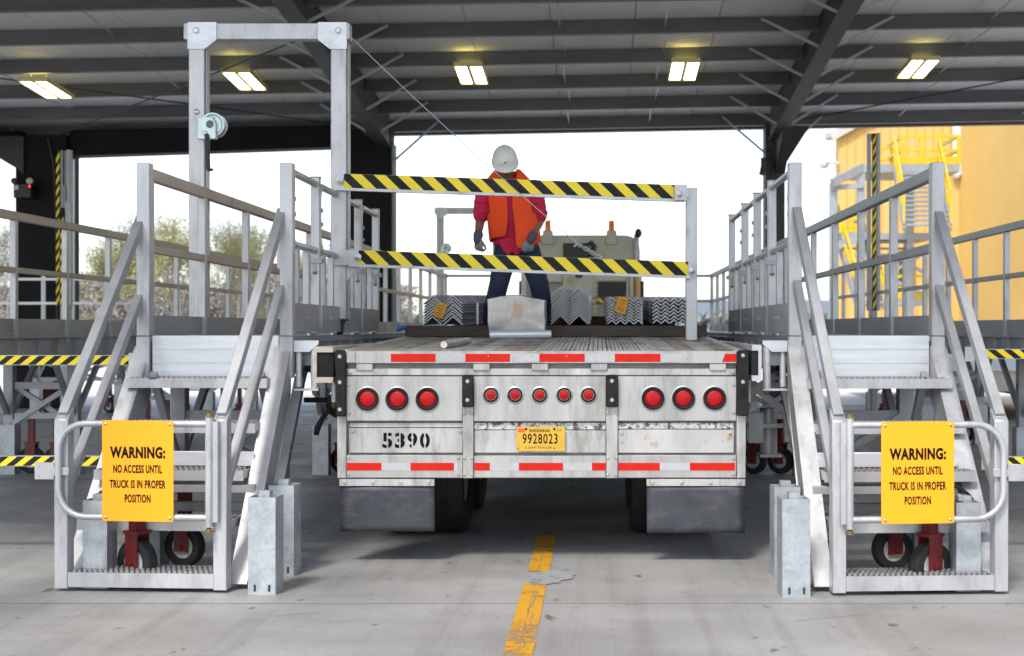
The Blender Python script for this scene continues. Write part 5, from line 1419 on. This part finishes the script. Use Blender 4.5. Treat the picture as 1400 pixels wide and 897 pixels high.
# ------------------------------------------------------------------ yellow building
BYF = 50.0
M['siding'] = mat('yellow_siding', (.57,.36,.105), .55, 0, (.61,.39,.12), .4, 4)
yb_t = thing('yellow_building', 'large yellow metal-sided building behind the right platform', 'building', (PX(1230,BYF), BYF, 0))
xl, xr = PX(1146,BYF), PX(1312,BYF); ztop = PZ(186,BYF)
g = MB(); xr2 = xr + .0
sl = (PZ(172,BYF)-ztop)/(PX(1171,BYF)-xl)
def ribbed(axis, a0, a1, fixed, zf, step=.30, dep=.022, out=-1):
    n = int(abs(a1-a0)/step); st = (a1-a0)/n
    for i in range(n):
        a = a0 + i*st; P = [(0,0),(st*.62,0),(st*.72,dep),(st*.92,dep),(st,0)]
        for j in range(4):
            p, q = P[j], P[j+1]
            if axis == 'x': pts = [(a+p[0], fixed+out*p[1], 0),(a+q[0], fixed+out*q[1], 0),(a+q[0], fixed+out*q[1], zf(a+q[0])),(a+p[0], fixed+out*p[1], zf(a+p[0]))]
            else: pts = [(fixed+out*p[1], a+p[0], 0),(fixed+out*q[1], a+q[0], 0),(fixed+out*q[1], a+q[0], zf(a+q[0])),(fixed+out*p[1], a+p[0], zf(a+p[0]))]
            g.quad(pts)
ribbed('x', xl, xr, BYF, lambda x: ztop + sl*(x-xl))
zh = ztop + sl*(xr-xl)
ribbed('y', 33.0, BYF, xr, lambda y: zh + 3.0)
g.box(xl+.02, xr+14, BYF+.1, BYF+.7, 0, ztop); g.box(xr+.02, xr+14, 33, BYF+.05, 0, zh+3.0)
obj('wall', g, M['siding'], yb_t)
g = MB(); g.beam((xl-.3,BYF-.15,ztop-.1),(xr-.05,BYF-.15,zh+.02),.25,.28); g.beam((xl-.25,BYF+.1,ztop+.05),(xl-.25,BYF+.7,ztop+.05),.25,.25); obj('roof_trim', g, M['trim'], yb_t)
g = MB(); yy = BYF-.25; x = PX(1308.5,yy); g.cyl((x,yy,PZ(236,yy)),(x,yy,zh),.16,12); g.sphere((x,yy,PZ(238,yy)),.18,10); obj('downpipe', g, M['pipe_white'], yb_t)
g = MB(); yy = 41.2; g.box(xr-.07, xr-.045, yy, yy+.5, PZ(351,yy), PZ(326,yy)); obj('wall_plate', g, M['pipe_white'], yb_t)
g = MB(); yy = BYF-.2; g.box(xl-.5, xl, yy, yy+.15, PZ(225,yy), PZ(221,yy)); g.sphere((xl-.55,yy,PZ(225,yy)),.18,10); obj('wall_lamp', g, M['trim'], yb_t)

# steel stair tower in front of the yellow wall
SY = 42.0
stw = thing('stair_tower', 'grey steel stair tower with yellow railings against the yellow building', 'stair tower', (PX(1235,SY), SY, 0))
def sx_(u): return PX(u, SY)
def sz_(v): return PZ(v, SY)
def landing(name, u0, u1, v0, v1, y0, y1): g = MB(); g.box(sx_(u0), sx_(u1), y0, y1, sz_(v1), sz_(v0)); return obj(name, g, M['grating'], stw)
landing('landing', 1178, 1312, 225, 236, SY, SY+2.4); landing('landing', 1150, 1275, 319, 328, SY, SY+2.0); landing('landing', 1196, 1268, 410, 418, SY, SY+2.0)
for u in (1178, 1140, 1245): g = MB(); g.box(sx_(u)-.11, sx_(u)+.11, SY+.02, SY+.24, 0, sz_(236 if u != 1140 else 250)); obj('frame_post', g, M['grating'], stw)
g = MB(); g.beam((sx_(1136),SY-.3,sz_(252)),(sx_(1180),SY+.1,sz_(229)),.2,.25); obj('frame_beam', g, M['grating'], stw); g = MB(); g.beam((sx_(1136),SY,sz_(258)),(sx_(1180),SY,sz_(254)),.15,.15); obj('frame_beam', g, M['grating'], stw); g = MB(); g.beam((sx_(1140),SY,sz_(338)),(sx_(1180),SY,sz_(324)),.15,.25)
obj('frame_beam', g, M['grating'], stw)
for a, b in (((1215,345),(1268,375)),((1268,345),(1215,375)),((1215,380),(1268,405)),((1160,345),(1175,420))):
    g = MB(); g.beam((sx_(a[0]),SY+.1,sz_(a[1])),(sx_(b[0]),SY+.1,sz_(b[1])),.1,.1); obj('cross_brace', g, M['grating'], stw)
def flight(u0, v0, u1, v1, y0, y1, n, w=.9):
    g = MB(); p, q = Vector((sx_(u0), y0, sz_(v0))), Vector((sx_(u1), y1, sz_(v1)))
    for s in (0, w): g.beam(p + Vector((s,0,0)), q + Vector((s,0,0)), .06, .28)
    for i in range(n): c = p.lerp(q, (i+.5)/n); g.box(c.x+.03, c.x+w-.03, c.y-.14, c.y+.14, c.z-.03, c.z+.03)
    f = obj('stair_flight', g, M['grating'], stw)
    g = MB()
    for s in (0, w):
        for dz2 in (.55, 1.05): g.beam(p + Vector((s,0,dz2)), q + Vector((s,0,dz2)), .06, .06)
        for i in range(4): c = p.lerp(q, i/3) + Vector((s,0,0)); g.beam(c, c + Vector((0,0,1.05)), .06, .06)
    obj('stair_rail', g, M['yellow_paint'], stw)
flight(1222, 236, 1210, 320, SY-.1, SY-2.6, 12, 1.35); flight(1150, 325, 1162, 420, SY+.6, SY-1.2, 10, .8); flight(1205, 326, 1212, 412, SY+.4, SY+1.8, 10, .9)
def yrail(u0, u1, v0, v1, y, n, back=None):
    g = MB(); h = sz_(v0) - sz_(v1)
    for f in (0., .48): g.box(sx_(u0), sx_(u1), y-.04, y+.04, sz_(v1)+h*(1-f)-.09, sz_(v1)+h*(1-f))
    g.box(sx_(u0), sx_(u1), y-.02, y+.02, sz_(v1), sz_(v1)+.24)
    for i in range(n): x = sx_(u0) + (sx_(u1)-sx_(u0))*i/(n-1); g.box(x-.06, x+.06, y-.06, y+.05, sz_(v1), sz_(v0)-.1)
    if back:
        for f in (0., .48):
            for u in (u0, u1): g.box(sx_(u)-.04, sx_(u)+.04, y+.06, y+back, sz_(v1)+h*(1-f)-.09, sz_(v1)+h*(1-f))
    obj('yellow_railing', g, M['yellow_paint'], stw)
yrail(1235, 1312, 184, 224.5, SY+.1, 4, 2.2); yrail(1217, 1238, 190, 224.5, SY+1.9, 2); yrail(1150, 1178, 297, 318.5, SY+.1, 3, 1.8); yrail(1196, 1268, 376, 409.5, SY+.1, 4); yrail(1250, 1268, 340, 409, SY+1.9, 2)

# ------------------------------------------------------------------ parked flatbed in the next lane on the right
pt = thing('parked_trailer', 'pale flatbed trailer parked in the next lane, under the right edge guard bars', 'trailer', (6.8, 22.0, 0))
M['pale'] = mat('pale_trailer_paint', (.62,.66,.70), .4, .1, (.7,.73,.76), 2)
x0, x1, y0 = 5.55, 8.1, 22.0
g = MB(); g.box(x0, x1, y0, y0+9, .78, 1.02); obj('bed', g, M['pale'], pt, .01)
g = MB(); g.box(x0+.05, x1-.05, y0+.02, y0+9, .46, .776); obj('side_skirt', g, M['cab_pale'], pt)
g = MB(); g.box(x0+.1, x1-.1, y0+.0, y0+.019, .74, .776); obj('amber_strip', g, M['tanpipe'], pt)
g = MB(); g.box(x0+.4, x0+.6, y0+.05, y0+9, .28, .459); g.box(x1-.6, x1-.4, y0+.05, y0+9, .28, .459); obj('chassis_beam', g, M['chassis'], pt)
for y in (y0+1.2, y0+2.3):
    for x in (x0+.35, x1-.35):
        g = MB(); g.cyl((x-.1,y,.36),(x+.1,y,.36),.08,12); w = obj('wheel', g, M['chassis'], pt); obj('tyre', tyre_mb(.36,.4,(x,y,.36),.2), M['tyre'], w); obj('rim', rim_mb(.2,.3,(x,y,.36)), M['rim'], w)

# ------------------------------------------------------------------ trees beyond the yard on the left
def leaf_mat(name, c1, c2):
    m = mat(name, c1, .7, 0, c2, 1.3, 3); b = m.node_tree.nodes["Principled BSDF"]; b.inputs["Specular IOR Level"].default_value = .2
    return m
M['leaf_y'] = leaf_mat('hazed_spring_leaf', (.25,.25,.10), (.34,.33,.15)); M['leaf_g'] = leaf_mat('hazed_green_leaf', (.16,.175,.08), (.24,.245,.12)); M['twig'] = mat('grey_twig', (.20,.18,.165), .9, 0, (.28,.255,.235), 4)  # leaf tones lightened and dulled to stand in for distance haze
M['leaf_b'] = leaf_mat('hazed_bud', (.27,.245,.215), (.35,.315,.27))  # bud colour with pale haze painted in
def make_tree(label, seed, h, leaf, nleaf, spread, twigs=6, lsize=.13):
    rr = random.Random(seed); t = thing('tree', label, 'tree', (0,0,0), None)
    g = MB(); L = MB(); tips = []
    def grow(p, d, ln, r, lvl):
        pts = [p]; n = 4
        for i in range(n):
            d = (d + Vector((rr.gauss(0,.13), rr.gauss(0,.13), rr.gauss(.03,.06)))).normalized(); pts.append(pts[-1] + d*ln/n)
        g.tube(pts, [r*(1-.55*i/n) for i in range(n+1)], 5 if lvl > 1 else 7, 0 if lvl == 0 else 0, caps=False)
        if lvl >= 3: tips.extend(pts[2:]); return
        k = (5, 4, 4)[lvl] + (1 if rr.random() < .5 else 0)
        for i in range(k):
            a = rr.uniform(0, 2*math.pi); q = pts[rr.choice((2,3,3,4,4))]; tl = rr.uniform(.35,.95)*spread
            nd = (d + Vector((math.cos(a)*tl, math.sin(a)*tl, rr.uniform(-.1,.3)))).normalized(); grow(q, nd, ln*rr.uniform(.55,.78), r*.42, lvl+1)
    grow(Vector((0,0,-.2)), Vector((0,0,1)), h*.42, h*.018, 0)
    for p in tips:
        for i in range(nleaf):
            c = p + Vector((rr.gauss(0,.28), rr.gauss(0,.28), rr.gauss(0,.24))); s = lsize*rr.uniform(.5,1.3); a = Vector((rr.gauss(0,1),rr.gauss(0,1),rr.gauss(0,1))).normalized(); b = a.orthogonal().normalized()
            L.quad([c + a*s, c + b*s*.6, c - a*s, c - b*s*.6])
    obj('trunk', g, M['twig'], t)
    if L.v: obj('crown', L, leaf, t)
    return t
protos = {'y': make_tree('', 11, 8.0, M['leaf_y'], 15, .62, lsize=.062), 'g': make_tree('', 12, 7.5, M['leaf_g'], 6, .75, lsize=.09), 'b': make_tree('', 13, 8.3, M['leaf_b'], 14, .62, lsize=.05), 'b2': make_tree('', 17, 8.0, M['leaf_b'], 6, .75, lsize=.045)}
rr = random.Random(5)
spots = [(126,60,'b',.80,'brown leafless tree touching the right side of the far left column'), (150,57,'y',.70,'yellow-green spring tree first right of the left column'), (176,64,'b2',.86,'grey bare tree behind the left platform post'),
         (208,58,'y',.66,'small yellow-green tree seen left of the stair corner post'), (236,61,'b',.86,'tall brown tree left of the winch gantry post'), (256,56,'y',.78,'yellow-green tree directly left of the winch post'), (300,64,'b2',.92,'thin grey tree just right of the winch post'),
         (316,57,'y',.76,'yellow-green tree right of the winch gantry post'), (338,60,'b',.80,'brown tree between the winch post and the swing gates'), (358,63,'b2',.86,'grey bare tree behind the near stair post'), (395,60,'b',.72,'brown bare tree behind the swing gates'),
         (12,60,'b2',.85,'bare tree at the left photo edge beside the column'), (-40,58,'b',.75,'brown tree beyond the left photo edge'), (446,62,'b',.62,'low brown tree behind the gantry right post'), (420,66,'y',.62,'small yellow-green tree behind the swing gates'),
         (190,72,'g',.75,'green tree further back behind the left railing'), (275,74,'g',.72,'green tree further back behind the winch post'), (345,48,'g',.36,'low green shrub in front of the tree row'), (120,50,'g',.34,'small green shrub beside the left column')]
used = set()
for i, (u, Y, k, s, lab) in enumerate(spots):
    o = protos[k] if k not in used else dup(protos[k]); used.add(k)
    o["label"] = lab; o["group"] = 'trees beyond the yard'; o.location = (PX(u,Y), Y, 0); o.rotation_euler = (0,0,rr.uniform(0,6.28)); o.scale = (s*rr.uniform(.95,1.1), s, s)
# underbrush and the far wood: nobody could count it
def scrub(name, label, cat, ua, ub, Y, hmin, hmax, n, m, size, dep):
    g = MB(); r_ = random.Random(int(Y)); xa, xb = PX(ua,Y), PX(ub,Y)
    for i in range(n):
        x = r_.uniform(xa, xb); hh = hmin + (hmax-hmin)*(.5+.5*noise.noise((x*.22, Y, 0))); z = hh*(1 - r_.random()**1.6)*1.0; y = Y + r_.uniform(-dep, dep)
        c = Vector((x, y, z)); s = size*r_.uniform(.5,1.4); a = Vector((r_.gauss(0,1),r_.gauss(0,1),r_.gauss(0,1))).normalized(); b = a.orthogonal().normalized(); g.quad([c+a*s, c+b*s*.6, c-a*s, c-b*s*.6])
    return tag(obj(name, g, m), label, cat, None, 'stuff')
scrub('underbrush', 'brown and green underbrush below the trees on the left', 'underbrush', -200, 560, 70, 2.6, 4.8, 42000, M['leaf_b'], .10, 3)
scrub('underbrush', 'green scrub along the yard edge on the left', 'underbrush', -200, 470, 56, .9, 2.2, 12000, M['leaf_g'], .08, 1.5)
M['far_wood'] = leaf_mat('hazed_wood_leaf', (.20,.22,.22), (.26,.27,.26))  # blue-grey of the distant air is mixed into this leaf colour
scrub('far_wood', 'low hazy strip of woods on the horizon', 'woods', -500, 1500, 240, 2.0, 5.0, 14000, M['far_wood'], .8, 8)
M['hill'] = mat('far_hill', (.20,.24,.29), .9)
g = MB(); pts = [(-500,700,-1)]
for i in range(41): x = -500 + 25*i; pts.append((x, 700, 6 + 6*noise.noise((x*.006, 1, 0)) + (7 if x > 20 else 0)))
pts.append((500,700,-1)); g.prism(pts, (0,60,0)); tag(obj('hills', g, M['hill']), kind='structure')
